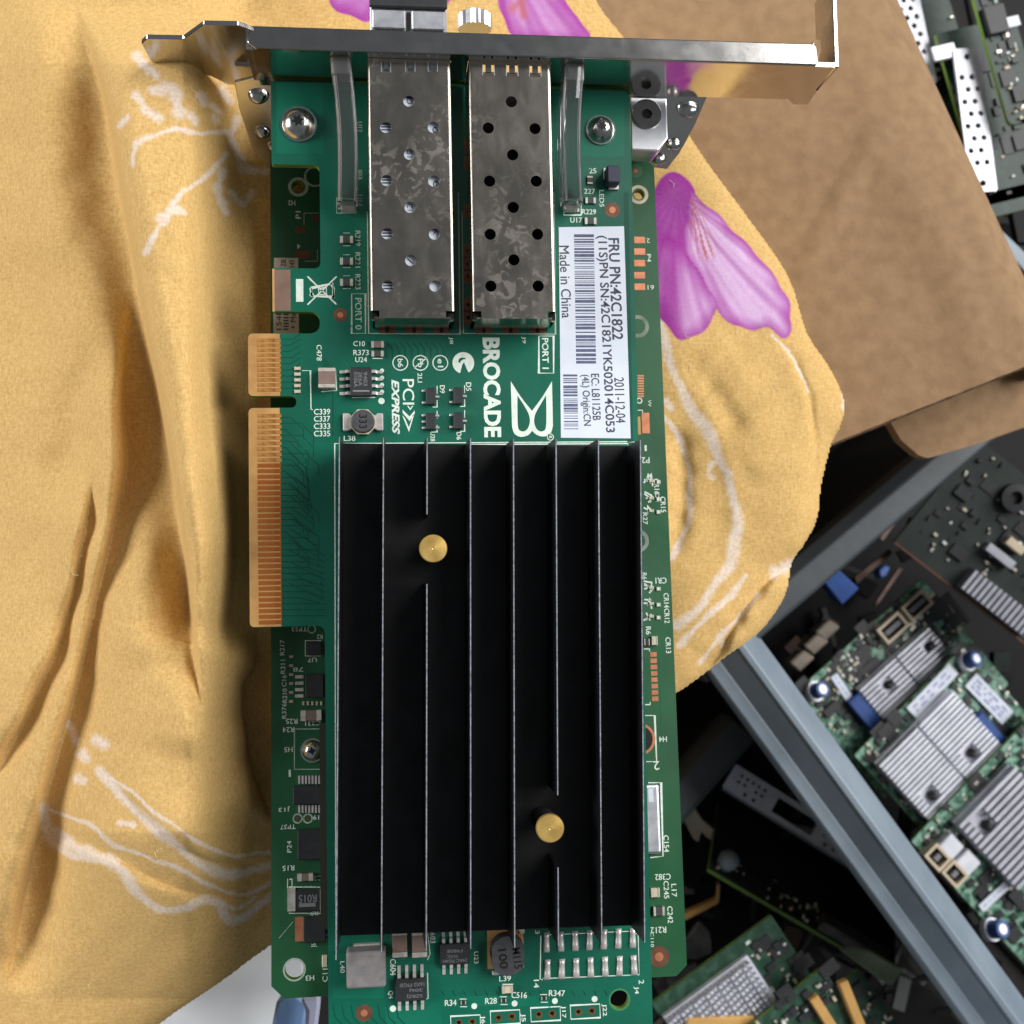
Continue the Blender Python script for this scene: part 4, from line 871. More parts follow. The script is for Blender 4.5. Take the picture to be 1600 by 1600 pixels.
for s, px, py, L, H, an in (('H3', 484.5, 1528, 13, 8, 180), ('R15', 451, 1356, 18, 8, 180), ('C3', 497, 1372, 14, 7, 180), ('TP37', 450, 1292, 24, 7, 180), ('P19', 498, 1277, 17, 7, 180), ('J13', 444.5, 1264, 18, 8, 180), ('H5', 451, 1171, 13, 8, 180), ('1', 453, 1208, 3, 11, 180),
        ('R24', 451, 1140, 18, 8, 180), ('R25', 456, 1127, 18, 8, 180), ('C231', 489, 1130, 24, 7, 180), ('TP33', 468, 983, 24, 7, 180), ('U7', 488, 1031, 14, 7, 180), ('78', 466, 1046, 16, 7, 180), ('R9', 491, 1427, 12, 6, 180), ('J6', 491, 1477, 6, 10, 90), ('L1', 453, 1380, 8, 14, 180),
        ('P24', 452, 1323, 18, 7, 90), ('R217', 441, 1012, 24, 7, 90), ('R211', 442, 1042, 22, 7, 90), ('C16', 444, 1064, 18, 7, 90), ('R210', 445, 1087, 22, 7, 90), ('R376', 444, 1111, 24, 7, 90), ('R2', 500, 995, 9, 7, 180), ('H2', 456, 317, 11, 8, 180), ('P1', 466, 336, 12, 8, 90), ('4', 467, 385, 5, 8, 180), ('C11', 508, 1524, 20, 8, 90),
        ('R212', 1029, 1453, 24, 9, 180), ('C242', 1047, 1429, 25, 8, -90), ('C245', 1041, 1390, 26, 8, -90), ('L17', 1053, 1391, 19, 8, -90), ('C382', 1036, 1370, 24, 9, 180), ('C154', 1041, 1318, 25, 8, -90), ('2', 1026, 1196, 9, 13, 180), ('H4', 1036, 1155, 12, 8, 180), ('CR13', 1044, 1008, 24, 8, -90), ('CR12', 1042, 962, 22, 8, -90),
        ('CR14', 1041, 938, 22, 8, -90), ('CR1', 1033, 907, 17, 9, 180), ('CR15', 1036, 788, 24, 8, -90), ('CR16', 1026, 760, 24, 8, -90), ('D1', 1027, 777, 14, 6, -90), ('P2', 1009, 719, 12, 9, 180), ('1', 1009, 700, 3, 9, 180), ('2', 1013, 376, 5, 7, 180), ('P4', 1014, 403, 12, 6, -90), ('61', 1017, 449, 10, 7, 180), ('R6', 1013, 985, 12, 8, -90), ('VV', 1015, 630, 10, 5, -90)):
    lt2(s, px, py, L, H, an)
# left strip
def lchip(name, x0, y0, x1, y1, h, mat=None, bevel=.12): return obj(name, rbox(LW, x0, y0, x1, y1, 0.02, h), mat or m_black, low, bevel=bevel)
o = lchip('resistor', 450, 1390, 510, 1424, .9, m_black)
for a, b in ((449, 461.5), (500, 511)): obj('terminal', rbox(LW, a, 1389, b, 1424, .01, .95), m_tin, o)
lettering(o, LW, 'R015', 481, 1404, 28, 12, 180, .92, m_mark); obj('marking_bar', rbox(LW, 467, 1411, 493, 1417, .9, .92), m_mark, o)
outline(low, LW, rect_pts(452, 1386, 511, 1427), 1.2)
o = lchip('transistor', 474, 1433, 509, 1473, 1.0); obj('terminal', rbox(LW, 461, 1433, 474, 1471, .01, .5), m_copper, o)
for y in (1441, 1451, 1461, 1468): disc(low, LW, 508, y, 3, .06, m_solder, 'solder_dot')
lchip('chip', 465, 1296, 506, 1343, .9)
outline(low, LW, [(436, 1466), (458, 1440)], 1, closed=False, mat=m_silk_dim)
two_ended(low, LW, 477, 1371, 25, 12, .7, m_cap, 'x', 0, 'capacitor', .3)
for px in (465, 481): ring(low, LW, px, 1279, 5.5, 8, .02, m_silk_dim, 'test_pad_ring'); disc(low, LW, px, 1279, 3, .03, m_copper_dark, 'test_pad')
lchip('chip', 458, 1228, 508, 1257, 1.3)
for y0, y1 in ((1212, 1225), (1258, 1270)):
    mb_ = MB()
    for i in range(8): rbox(LW, 466 + i * 5.2, y0, 469 + i * 5.2, y1, .01, .5, mb_)
    obj('lead_row', mb_, m_solder, low, kind='stuff')
outline(low, LW, [(510, 1139), (460, 1139), (460, 1202), (510, 1202)], 1.6, mat=m_silk_dim, closed=False)
screw(low, LW, 488, 1173, 17, 0, 1.6, points=4)
two_ended(low, LW, 486, 1118, 33, 17, 1.2, m_cap, 'x', 0, 'capacitor', .26)
o = lchip('chip', 477, 1053, 505, 1090, 1.2)
for i in range(4): obj('lead', rbox(LW, 461, 1055 + i * 10, 474, 1060 + i * 10, .01, .4), m_tin, o)
lchip('chip', 480, 1003, 502, 1024, .8); outline(low, LW, [(502, 1001), (477, 1001), (477, 1025), (502, 1025)], 1.2, closed=False)
ring(low, LW, 487, 983, 5, 7, .02, m_silk_dim, 'test_pad_ring')
for i in range(6): resistor(low, LW, 455, 1008 + i * 14 + 18, 7, 4, 'y', m_capw, .3)
for i in range(5): resistor(low, LW, 474 + i * 7, 1099, 4, 6, 'y', m_capw, .3)
o = obj('connector_tab', rbox(LW, 500, 1130, 524, 1450, .02, 2.2), M('dark_olive_plastic', lin(40, 44, 30), None, 300, .5), low)
for i in range(28):
    if i == 0: mb_ = MB()
    rbox(LW, 513, 1146 + i * 10.5, 520, 1151 + i * 10.5, 2.2, 2.5, mb_)
obj('pin_row', mb_, m_copper_dark, o, kind='stuff')
lchip('capacitor', 503, 1493, 512, 1512, .8, m_capw)
# left notch area near the top: pads, grey stickers
for x0, y0, x1, y1 in ((461, 354, 478, 364), (461, 392, 485, 404), (488, 336, 498, 346)): obj('copper_pad', rbox(LW, x0, y0, x1, y1, 0, .03), m_copper_dark, low)
outline(low, LW, [(498, 333), (475, 333), (475, 352)], 1.2, mat=m_silk_dim, closed=False); outline(low, LW, [(496, 390), (496, 408), (476, 408)], 1.2, mat=m_silk_dim, closed=False)
ring(low, LW, 492, 276, 14, 17, .03, m_silk_dim)
for x0, y0, x1, y1 in ((428, 403, 466, 422), (427, 485, 467, 522)):
    o = obj('paper_sticker', rbox(LW, x0, y0, x1, y1, .01, .08), M('grey_sticker', lin(196, 192, 184), None, 200, .6), low)
    for s, dx, dy in ((('ZIB', 15, 8), ('145', 28, 9)) if y0 < 450 else (('154I', 9, 18), ('llllII', 20, 18), ('+ Ma', 31, 17))): lettering(o, LW, s, x0 + dx, y0 + dy, 26 if y0 > 450 else 12, 8, 90, .1, m_ink)
# right strip
for y in (375, 393, 411, 430, 448): obj('copper_pad', rbox(LW, 991, y - 5, 1008, y + 5, 0, .03), m_copper, low)
disc(low, LW, 993, 267, 11, .02, M('mask_ring', lin(60, 96, 66), None, 100, .5), 'via_ring'); disc(low, LW, 993, 267, 3.5, .04, m_copper, 'via_pad')
mb_ = MB()
for i in range(9): rbox(LW, 996, 586 + i * 4, 1006, 588.4 + i * 4, 0, .03, mb_)
obj('contact_row', mb_, m_copper, low, kind='stuff')
obj('copper_pad', rbox(LW, 1003, 645, 1015, 677, 0, .04), m_copper, low); obj('copper_pad', rbox(LW, 996, 651, 1001, 679, 0, .04), m_fr4, low)
ring(low, LW, 999, 626, 3, 4.8); outline(low, LW, [(996, 641), (1004, 641), (1004, 647)], 1.5, closed=False)
for i in range(8): obj('copper_pad', rbox(LW, 1016 + i * .4, 1019 + i * 9.9, 1026 + i * .4, 1026 + i * 9.9, 0, .04), m_copper, low)
outline(low, LW, [(1029, 1022), (1031, 1028), (1034, 1150), (1034, 1168), (1030, 1178)], 1, mat=m_pcb_pour, closed=False)
outline(low, LW, [(1006, 1014), (1015, 1014), (1015, 1018)], 1.8, closed=False); outline(low, LW, [(1008, 1101), (1016, 1101), (1016, 1097)], 1.8, closed=False)
outline(low, LW, [(1004, 1118), (1023, 1118), (1026, 1190), (1006, 1190)], 1.8, closed=False)
ring(low, LW, 1000, 1155, 20, 24, .03, m_copper, 'hole_ring', 36); disc(low, LW, 1000, 1155, 19.5, .03, m_dark, 'screw_hole', 30)
o = obj('crystal', rbox(LW, 1005, 1226, 1032, 1335, .02, 1.6), m_bright, low, bevel=.5, seg=2)
outline(low, LW, [(1013, 1223), (1033, 1223), (1036, 1338), (1016, 1340)], 2, .04, closed=False); obj('paper_patch', rbox(LW, 1013, 1232, 1021, 1253, 1.6, 1.63), m_label, o)
for x, y, w_, h_, b in ((1024, 1395, 14, 14, m_capw), (1030, 1424, 18, 14, m_res), (1011, 1003, 9, 11, m_black), (1023, 1001, 9, 14, m_capw)): two_ended(low, LW, x, y, w_, h_, .8, b, 'x')
rq = random.Random(11)
for yA, n in ((748, 12), (775, 12), (795, 10), (915, 12), (940, 12), (960, 10)):
    for i in range(n // 3): outline(low, LW, [(1005 + rq.uniform(0, 8), yA + rq.uniform(-8, 10)), (1012 + rq.uniform(0, 8), yA + rq.uniform(-8, 10)), (1014 + rq.uniform(0, 6), yA + rq.uniform(-2, 12))], 2.6, closed=False)
    resistor(low, LW, 1018, yA + 3, 7, 5, 'x', m_capw, .35); resistor(low, LW, 1029, yA + 5, 6, 6, 'x', m_silk, .35)
for yA in (510, 845): ring(low, LW, 996, yA, 12, 18, .03, M('worn_mask', lin(130, 140, 126), lin(90, 110, 96), 500, .5), 'worn_ring', 30)
via(low, LW, 1030, 1495, 16)
lettering(low, LW, 'R27', 1008, 810, 18, 7, -90, .03); lettering(low, LW, 'R6', 1007, 900, 10, 7, -90, .03); lettering(low, LW, 'C110', 1019, 1468, 22, 5, -90, .03)
# hidden spacer parts that carry the upper card
obj('heat_sink', MB().box(LW.P(600, 700)[0], LW.P(600, 1100)[1], .02, LW.P(880, 700)[0], LW.P(600, 600)[1], 5.2), m_silver, low)
# bracket plate, mounting block, rivets
BL = Frame((0, 89, -5), rot(0, 55))
bp_ = [BL.P(*p) for p in ((366, 128), (374, 170), (392, 228), (404, 250), (427, 262), (520, 262), (520, 170), (960, 170), (960, 255), (1018, 262), (1042, 265), (1062, 240), (1086, 196), (1106, 150), (1040, 120), (440, 110))]
pl = MB().prism(bp_, (), -.8, 0, lambda u, v, w_: tuple(LW.R.T @ (BL.o + BL.R @ np.array([u, v, w_]) - LW.o)))
lbr = obj('bracket', pl, m_bracket, low, bevel=.15)
def dome(px, py, r, par, flat=.45, mat=None, z=0):
    c = BL.P(px, py, z); k = scale_at(BL, px, py); q = LW.R.T @ (BL.o + BL.R @ np.array([c[0], c[1], z]) - LW.o)
    prof = [(r * k, 0), (r * k * .95, .3), (r * k * .75, .75), (r * k * .4, 1.0), (r * k * .05, 1.08)]
    return obj('rivet', MB().lathe(0, 0, prof, 24), mat or m_screw, par, tuple(q), smooth=True)
dome(404, 147, 17, lbr); dome(410, 205, 13, lbr); dome(425, 230, 8, lbr); dome(1074, 167, 18, lbr); dome(1028, 247, 13, lbr); dome(1052, 224, 12, lbr)
MBk = Frame((0, 88, -5))
bq = [MBk.P(*p) for p in ((984, 149), (1042, 149), (1044, 216), (1028, 236), (986, 234))]
loc = lambda u, v, w_: tuple(LW.R.T @ (np.array([u, v + 88, -5 + w_]) - LW.o))
blo = obj('mounting_block', MB().prism(bq, (), -6, 0, loc), m_bright, low, bevel=.3, seg=2)
c = MBk.P(1010, 179); k_ = scale_at(MBk, 1010, 179)
obj('socket_screw', MB().prism(circle(c[0], c[1], 23 * k_, 28), [circle(c[0], c[1], 8 * k_, 8)], -.5, .5, loc), m_flange, blo, bevel=.2); obj('socket', MB().prism(circle(c[0], c[1], 8 * k_, 8), (), -.4, .1, loc), m_dark, blo)
# knurled thumb screw in front of the bracket
kc = Frame((0, 0, -4)).P(742, 36); vs = MB(); n = 40; kr = 3.2
pr = [((kr if i % 2 else kr * .93) * math.cos(2 * math.pi * i / n), (kr if i % 2 else kr * .93) * math.sin(2 * math.pi * i / n)) for i in range(n)]
obj('thumb_screw', MB().prism(pr, (), .4, 3.0, lambda u, v, w_: tuple(LW.R.T @ (np.array([kc[0] + u, kc[1] - 1.2 + w_, -5 + v]) - LW.o))), m_bright, low)

# ================================================================== BACKGROUND
def bgf(px, py, z, rz=0, rx=0, ry=0):
    p = Frame((0, 0, z)).P(px, py); return Frame((p[0], p[1], z), np.array(Matrix.Rotation(math.radians(rz), 3, 'Z')) @ rot(0, rx, ry))
m_kraft = M('kraft_cardboard', lin(150, 121, 90), lin(136, 108, 79), 260, .9, bump=.08, bsc=1100, detail=10)
m_kraft_cut = M('cut_corrugated_edge', lin(120, 96, 74), lin(80, 62, 48), 800, .95)
def flap():
    fr = Frame((0, 0, -70)); fold = np.array(smooth_pts([(1341, -90), (1382, 0), (1440, 130), (1500, 262), (1560, 392), (1612, 500), (1642, 561)], 5))
    rows = np.concatenate([np.arange(-90, 556, 5.0), np.arange(561, 742, 3.0), [742]]); t = np.linspace(0, 1, 150); t = 1 - (1 - t) ** 1.35
    xl = np.interp(rows, [-90, 560, 742], [880, 1000, 1178]); jag = .8 * np.sin(rows * 1.7) + .5 * np.sin(rows * 4.1)
    xr = np.where(rows < 561, np.interp(rows, fold[:, 1], fold[:, 0]), np.interp(rows, [561, 573, 613, 653, 693, 742], [1642, 1600, 1500, 1400, 1300, 1180]) + jag)
    PX = xl[:, None] + (xr - xl)[:, None] * t[None, :]; PY = np.repeat(rows[:, None], len(t), 1)
    q, sg, pos = polydist(PX, PY, [tuple(f_) for f_ in fold[5:]])
    Z = .4 * np.sin(PX / 120 + PY / 90) + .2 * np.sin(PX / 47 - PY / 71) - 7 * np.exp(-(q / 15) ** 2)
    q2, _, p2 = polydist(PX, PY, [(1235, 440), (1300, 330), (1370, 205), (1390, 190)]); Z += .9 * np.exp(-(q2 / 14) ** 2) * np.clip(np.minimum(p2, 1 - p2) * 5, 0, 1)
    q3, _, _ = polydist(PX, PY, [(1340, 60), (1400, 260), (1480, 430), (1530, 600)]); Z += 1.0 * np.exp(-(q3 / 40) ** 2)
    vs = []; H_, W_ = PX.shape; mbf = MB()
    for i in range(H_):
        for j in range(W_): c_ = fr.P(PX[i, j], PY[i, j], Z[i, j]); vs.append((c_[0], c_[1], Z[i, j] - 70))
    mbf.add(vs, [(i * W_ + j, (i + 1) * W_ + j, (i + 1) * W_ + j + 1, i * W_ + j + 1) for i in range(H_ - 1) for j in range(W_ - 1)])
    root = thing('cardboard_box', 'open brown cardboard box with a large flap right of the yellow cloth', 'box', Frame((0, 0, 0)))
    me = mbf.mesh('flap'); o = obj('flap', me, m_kraft, root, smooth=True)
    md = o.modifiers.new('thickness', 'SOLIDIFY'); md.thickness = 3.6 * S; md.offset = -1
    # side wall beyond the fold, and the walls down to the ground
    e = [fr.P(*p, -9) for p in ((1345, -80), (1440, 132), (1560, 394), (1648, 580))]
    sw = MB(); a, b = e[0], e[-1]; nx, ny = (b[1] - a[1]), -(b[0] - a[0]); l = math.hypot(nx, ny); nx, ny = -nx / l * 3, -ny / l * 3
    sw.add([(a[0] - nx * .2, a[1] - ny * .2, -81), (b[0] - nx * .2, b[1] - ny * .2, -81), (b[0] + nx, b[1] + ny, -81), (a[0] + nx, a[1] + ny, -81), (a[0] - nx * .2, a[1] - ny * .2, gz + 1), (b[0] - nx * .2, b[1] - ny * .2, gz + 1), (b[0] + nx, b[1] + ny, gz + 1), (a[0] + nx, a[1] + ny, gz + 1)],
           [(0, 1, 2, 3), (7, 6, 5, 4), (0, 4, 5, 1), (1, 5, 6, 2), (2, 6, 7, 3), (3, 7, 4, 0)])
    obj('side_wall', sw, m_kraft, root)
    f2 = Frame((0, 0, -92)); pts = [f2.P(*p) for p in ((1380, 640), (1408, 688), (1436, 712), (1450, 716), (1520, 696), (1600, 668), (1690, 640), (1690, 520))]
    obj('lower_flap', MB().prism(rounded(pts, .8), (), -96, -92), m_kraft, root, bevel=.4)
    f3 = Frame((0, 0, -73.5)); q = [f3.P(*p) for p in ((1190, 738), (1300, 694.5), (1400, 654.5), (1500, 614.5), (1600, 574.5), (1640, 560))]
    mbq = MB(); path = [((x, y, -73.2), (0, 1, 0), (0, 0, 1)) for x, y in q]; mbq.sweep(path, [(-.3, -1.2), (.3, -1.2), (.3, 1.2), (-.3, 1.2)]); obj('torn_edge', mbq, m_kraft_cut, root)
flap()

# ------------------------------------------------------------------ plastic bins
m_bin = M('blue_grey_polypropylene', lin(134, 147, 159), lin(112, 125, 138), 40, .42, bump=.05, bsc=300)
m_bin_dark = M('shaded_polypropylene', lin(66, 73, 79), lin(54, 60, 66), 40, .45, bump=.05, bsc=300)  # darker copy of the bin plastic; shadow on the rims is painted in
def rim_path(p0, p1, z):
    f = Frame((0, 0, z)); a, b = np.array(f.P(*p0)), np.array(f.P(*p1)); d = (b - a) / np.linalg.norm(b - a)
    n = (-d[1], d[0], 0); return [((a[0], a[1], z), n, (0, 0, 1)), ((b[0], b[1], z), n, (0, 0, 1))], d
m_binwall = M('shade_black_polypropylene', lin(24, 26, 28), lin(18, 20, 22), 40, .5)  # bin walls blackened: the shade inside is put into their colour
# profile u: positive to the left of travel
pth, _ = rim_path((1085, 925), (1660, 1712), -118)
left_bin = thing('storage_bin', 'blue-grey plastic bin at the lower right, filled with cards and black scrap', 'bin', Frame((0, 0, gz)))
right_bin = thing('storage_bin', 'plastic bin at the right edge holding cards with silver heat sinks', 'bin', Frame((0, 0, gz)))
def shift(p): return [((o[0], o[1], o[2] - gz), u, v) for o, u, v in p]
obj('rim', MB().sweep(shift(pth), [(-9.6, -9), (-9.2, -5.6), (-8.6, -4.9), (-5.4, -4.7), (-4.8, -4.9), (-.2, .3), (-.2, -12), (-2, -12), (-7, -9)]), m_bin, left_bin)
obj('wall', MB().sweep(shift(pth), [(-1.2, -11), (-.3, -11), (24, -143), (21, -143)]), m_binwall, left_bin)
obj('rim', MB().sweep(shift(pth), [(0, .2), (.6, 1.2), (1.9, 1.4), (2.6, 1.0), (9.8, -9.5), (9.6, -14), (7, -14), (3, -12), (0, -12)]), m_bin, right_bin)
obj('wall', MB().sweep(shift(pth), [(3.2, -12), (6.5, -14), (29, -143), (25.5, -143)]), m_binwall, right_bin)
pt2, _ = rim_path((1090, 1048), (1690, 540), -126)
obj('rim', MB().sweep(shift(pt2), [(-5, -12), (-5, -1), (-4, 0), (3, 0), (6, -4), (6, -12)]), m_bin_dark, right_bin, bevel=.6, seg=2)
obj('wall', MB().sweep(shift(pt2), [(-4, -12), (-1, -12), (2, -135), (-1, -135)]), m_binwall, right_bin)
pt3, _ = rim_path((960, 1375), (1165, 1140), -160)
obj('rim', MB().sweep(shift(pt3), [(-6, -10), (-5, -1), (-3, 0), (5, 0), (7, -3), (7, -10)]), m_bin_dark, left_bin, bevel=.6, seg=2)
obj('wall', MB().sweep(shift(pt3), [(-2, -10), (1, -10), (2, -100), (-1, -100)]), m_binwall, left_bin)
m_black_pl = M('black_scrap_and_shade_plastic', lin(13, 13, 15), lin(8, 8, 9), 50, .6, spec=.2)  # black plastic; on the bin floors the deep shade is painted in
m_brown_metal = M('tarnished_strip', lin(84, 62, 50), lin(56, 42, 36), 200, .5, .3)
m_dull_beige = M('dusty_beige_plastic', lin(122, 112, 100), lin(96, 88, 80), 100, .6)
fl = Frame((0, 0, -258))
obj('bin_floor', MB().prism([fl.P(*p) for p in ((1130, 1005), (1700, 560), (1800, 1000), (1720, 1640))], (), 1, 3), m_black_pl, right_bin)
obj('bin_floor', MB().prism([fl.P(*p) for p in ((1000, 1330), (1150, 1180), (1600, 1720), (900, 1720))], (), 1, 3), m_black_pl, left_bin)

# ------------------------------------------------------------------ scrap cards
m_pcb3 = M('pale_green_mask', lin(52, 98, 78), lin(128, 166, 148), 420, .45, sharp=(.42, .6))
m_pcb4 = M('deep_green_mask', lin(26, 62, 47), lin(54, 88, 70), 300, .5, sharp=(.45, .7))
m_pcb5 = M('shade_darkened_mask', lin(16, 26, 23), lin(34, 44, 40), 90, .6)  # mask colour darkened to carry the shade on the right-edge card
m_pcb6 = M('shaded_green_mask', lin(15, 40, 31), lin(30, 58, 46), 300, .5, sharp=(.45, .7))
m_alu = M('cast_aluminium', lin(196, 197, 206), lin(172, 173, 184), 200, .42, .45)
m_alu_white = M('bright_aluminium', lin(228, 230, 238), lin(206, 208, 220), 200, .4, .3)
m_blue = M('blue_plastic', lin(40, 76, 140), lin(32, 62, 120), 100, .4)
m_beige = M('beige_plastic', lin(206, 192, 168), lin(190, 174, 150), 100, .5)
m_tanstrip = M('amber_plastic', lin(206, 164, 98), lin(186, 142, 82), 100, .5)
def board_on(th, fr, x0, y0, x1, y1, mat=None, t=1.6, cut=0):
    pts = [(x0, y0), (x1, y0), (x1, y1), (x0, y1)]
    return obj('circuit_board', MB().prism(rounded(pts, cut or .6, 2), (), -t, 0, mi=0, side_mi=1), [mat or m_pcb3, m_edge], th)
def scatter(th, x0, y0, x1, y1, n, seed, avoid=(), big=0.0):
    r_ = random.Random(seed); mb_ = MB(); k = 0
    while k < n:
        x, y = r_.uniform(x0, x1), r_.uniform(y0, y1); k += 1
        if any(a <= x <= c and b <= y <= d for a, b, c, d in avoid): continue
        w_, h_ = r_.choice([(1, .6), (.6, 1), (1.6, .9), (.9, 1.6), (2.2, 2.2), (3, 2)] if r_.random() < .9 - big else [(5, 5), (6, 4)])
        mi = 1 if w_ > 2 else r_.choice([0, 0, 1, 2, 3]); mb_.box(x, y, .02, x + w_, y + h_, r_.uniform(.3, 1.1), mi)
    return obj('small_components', mb_, [m_tin, m_black, m_capw, m_silk], th, kind='stuff')
def bgbox(th, fr, p0, p1, z0, z1, mat, name, bevel=.15):
    a, b = fr.P(*p0, z1), fr.P(*p1, z1); return obj(name, MB().box(a[0], a[1], z0, b[0], b[1], z1), mat, th, bevel=bevel)
def finned(th, fr, p0, p1, h, n, mat, split=True, clips=(), along='x'):
    a, b = fr.P(*p0, h), fr.P(*p1, h); x0, x1 = sorted((a[0], b[0])); y0, y1 = sorted((a[1], b[1]))
    o = obj('heat_sink', MB().box(x0, y0, .2, x1, y1, h * .45), mat, th, bevel=.2)
    f = MB(); xm = x0 + (x1 - x0) * .52
    for i in range(n):
        if along == 'x':
            t0 = y0 + (y1 - y0) * (i + .18) / n; t1 = y0 + (y1 - y0) * (i + .72) / n
            segs = [(x0, xm - .5), (xm + .5, x1)] if split else [(x0, x1)]
            for s0, s1 in segs:
                cl = [(s0, s1)]
                for (cx, cy, cr) in clips:
                    c = fr.P(cx, cy, h)
                    if abs((t0 + t1) / 2 - c[1]) < cr:
                        new = []
                        for q0, q1 in cl:
                            if c[0] - cr > q0: new.append((q0, min(q1, c[0] - cr)))
                            if c[0] + cr < q1: new.append((max(q0, c[0] + cr), q1))
                        cl = new
                for q0, q1 in cl:
                    if q1 - q0 > .5: f.box(q0, t0, h * .44, q1, t1, h)
        else:
            t0 = x0 + (x1 - x0) * (i + .18) / n; t1 = x0 + (x1 - x0) * (i + .72) / n; f.box(t0, y0, h * .44, t1, y1, h)
    obj('fin_row', f, mat, o, kind='stuff')
    for (cx, cy, cr) in clips:
        c = fr.P(cx, cy, h * .5); obj('push_pin', MB().lathe(c[0], c[1], [(1.7, h * .45), (1.7, h * .6), (1.1, h * .8), (.6, h * .9)], 14), m_black, o)
    return o
def sticker(th, fr, p0, p1, z, wd, rows=2):
    a, b = np.array(fr.P(*p0, z)), np.array(fr.P(*p1, z)); d = b - a; L = np.linalg.norm(d); d /= L; n = np.array([-d[1], d[0]]) * wd / 2
    o = obj('paper_label', MB().prism([tuple(a - n), tuple(b - n), tuple(b + n), tuple(a + n)], (), z - .05, z), m_label, th)
    r_ = random.Random(int(p0[0])); mb_ = MB()
    for j in range(rows):
        t = .08
        while t < .9:
            l = r_.uniform(.04, .16); off = n * ((j + .5) / rows * 2 - 1) * .7; h_ = n * .16
            q0, q1 = a + d * L * t + off, a + d * L * min(.93, t + l) + off
            mb_.add([(*(q0 - h_), z + .02), (*(q1 - h_), z + .02), (*(q1 + h_), z + .02), (*(q0 + h_), z + .02)], [(0, 1, 2, 3)]); t += l + r_.uniform(.03, .12)
    obj('print_marks', mb_, M('faint_violet_print', lin(150, 152, 190), None, 400, .6), o, kind='stuff'); return o
def can(th, fr, px, py, r, h, ry=25):
    c = fr.P(px, py, h); o = obj('capacitor', MB().lathe(0, 0, [(r, 0), (r, h * .8), (r * 1.03, h * .85), (r * .92, h)], 22), m_blue, th, (c[0], c[1], 0)); o.rotation_euler.y = math.radians(ry)
    obj('can_top', MB().cyl(0, 0, h, h + .1, r * .55, 16), m_alu_white, o); obj('sleeve', MB().prism(circle(0, 0, r * 1.25, 20), [circle(0, 0, r * 1.04, 20)], .02, h * .35), m_alu_white, o); return o
def pin_connector(th, fr, p, w_, h_, z=4.0):
    c = fr.P(*p, z); o = obj('connector', MB().prism([(-w_ / 2, -h_ / 2), (w_ / 2, -h_ / 2), (w_ / 2, h_ / 2), (-w_ / 2, h_ / 2)], [[(-w_ / 2 + 1, -h_ / 2 + 1), (w_ / 2 - 1, -h_ / 2 + 1), (w_ / 2 - 1, h_ / 2 - 1), (-w_ / 2 + 1, h_ / 2 - 1)]], 0, z), m_beige, th, (c[0], c[1], .02))
    obj('socket', MB().box(-w_ / 2 + 1, -h_ / 2 + 1, 0, w_ / 2 - 1, h_ / 2 - 1, z * .5), m_hole, o); obj('tongue', MB().box(-w_ / 2 + 2, -.9, 0, w_ / 2 - 2, .9, z * .95), m_mark, o); return o

# card A, far one
A = bgf(1243, 1082, -214, 39); Aend = A.P(1452, 918)[0]
ca = thing('raid_card', 'farthest heat sink card, with two beige sockets at its upper corner', 'circuit card', A, 'cards with silver heat sinks in the right bin')
board_on(ca, A, 0, -52, Aend, 0); scatter(ca, 1, -26, Aend - 2, -1, 420, 1, [])
finned(ca, A, (1342, 1077), (1494, 1032), 5, 9, m_alu, True, [(1388, 1070, 2.4), (1452, 1010, 2.4)])
pin_connector(ca, A, (1396, 981), 11, 7); pin_connector(ca, A, (1434, 946), 11, 7); can(ca, A, 1279, 1084, 3, 6)
sticker(ca, A, (1303, 1055), (1328, 1092), 1.4, 3.0, 1); bgbox(ca, A, (1285, 1112), (1316, 1104), .02, 2, m_black, 'chip'); bgbox(ca, A, (1352, 998), (1366, 1005), .02, 1.5, m_black, 'chip')
obj('latch', MB().box(A.P(1340, 1110)[0] - 2, A.P(1340, 1110)[1] - 8, .02, A.P(1340, 1110)[0] + 4, A.P(1340, 1110)[1] + 6, 4), m_blue, ca, bevel=.5)
# card B
Bf = bgf(1335, 1180, -204, 41.5); Bend = Bf.P(1508, 1008)[0]
cb = thing('raid_card', 'middle heat sink card, with a large square sink and two white labels', 'circuit card', Bf, 'cards with silver heat sinks in the right bin')
board_on(cb, Bf, 0, -60, Bend, 0); scatter(cb, 1, -58, Bend - 1, -1, 520, 2)
finned(cb, Bf, (1373, 1195), (1567, 1166), 7, 15, m_alu_white, True, [(1455, 1242, 3), (1517, 1176, 3)])
sticker(cb, Bf, (1424, 1114), (1490, 1045), 1.4, 5.2, 2); sticker(cb, Bf, (1517, 1062), (1575, 1122), 1.4, 6.5, 3); can(cb, Bf, 1520, 1036, 3, 6)
obj('latch', MB().box(Bf.P(1556, 1160)[0] - 2.5, Bf.P(1556, 1160)[1] - 2, .02, Bf.P(1556, 1160)[0] + 2.5, Bf.P(1556, 1160)[1] + 14, 5), m_blue, cb, bevel=.5)
bgbox(cb, Bf, (1375, 1216), (1387, 1218), .02, 1.2, m_cap, 'chip')
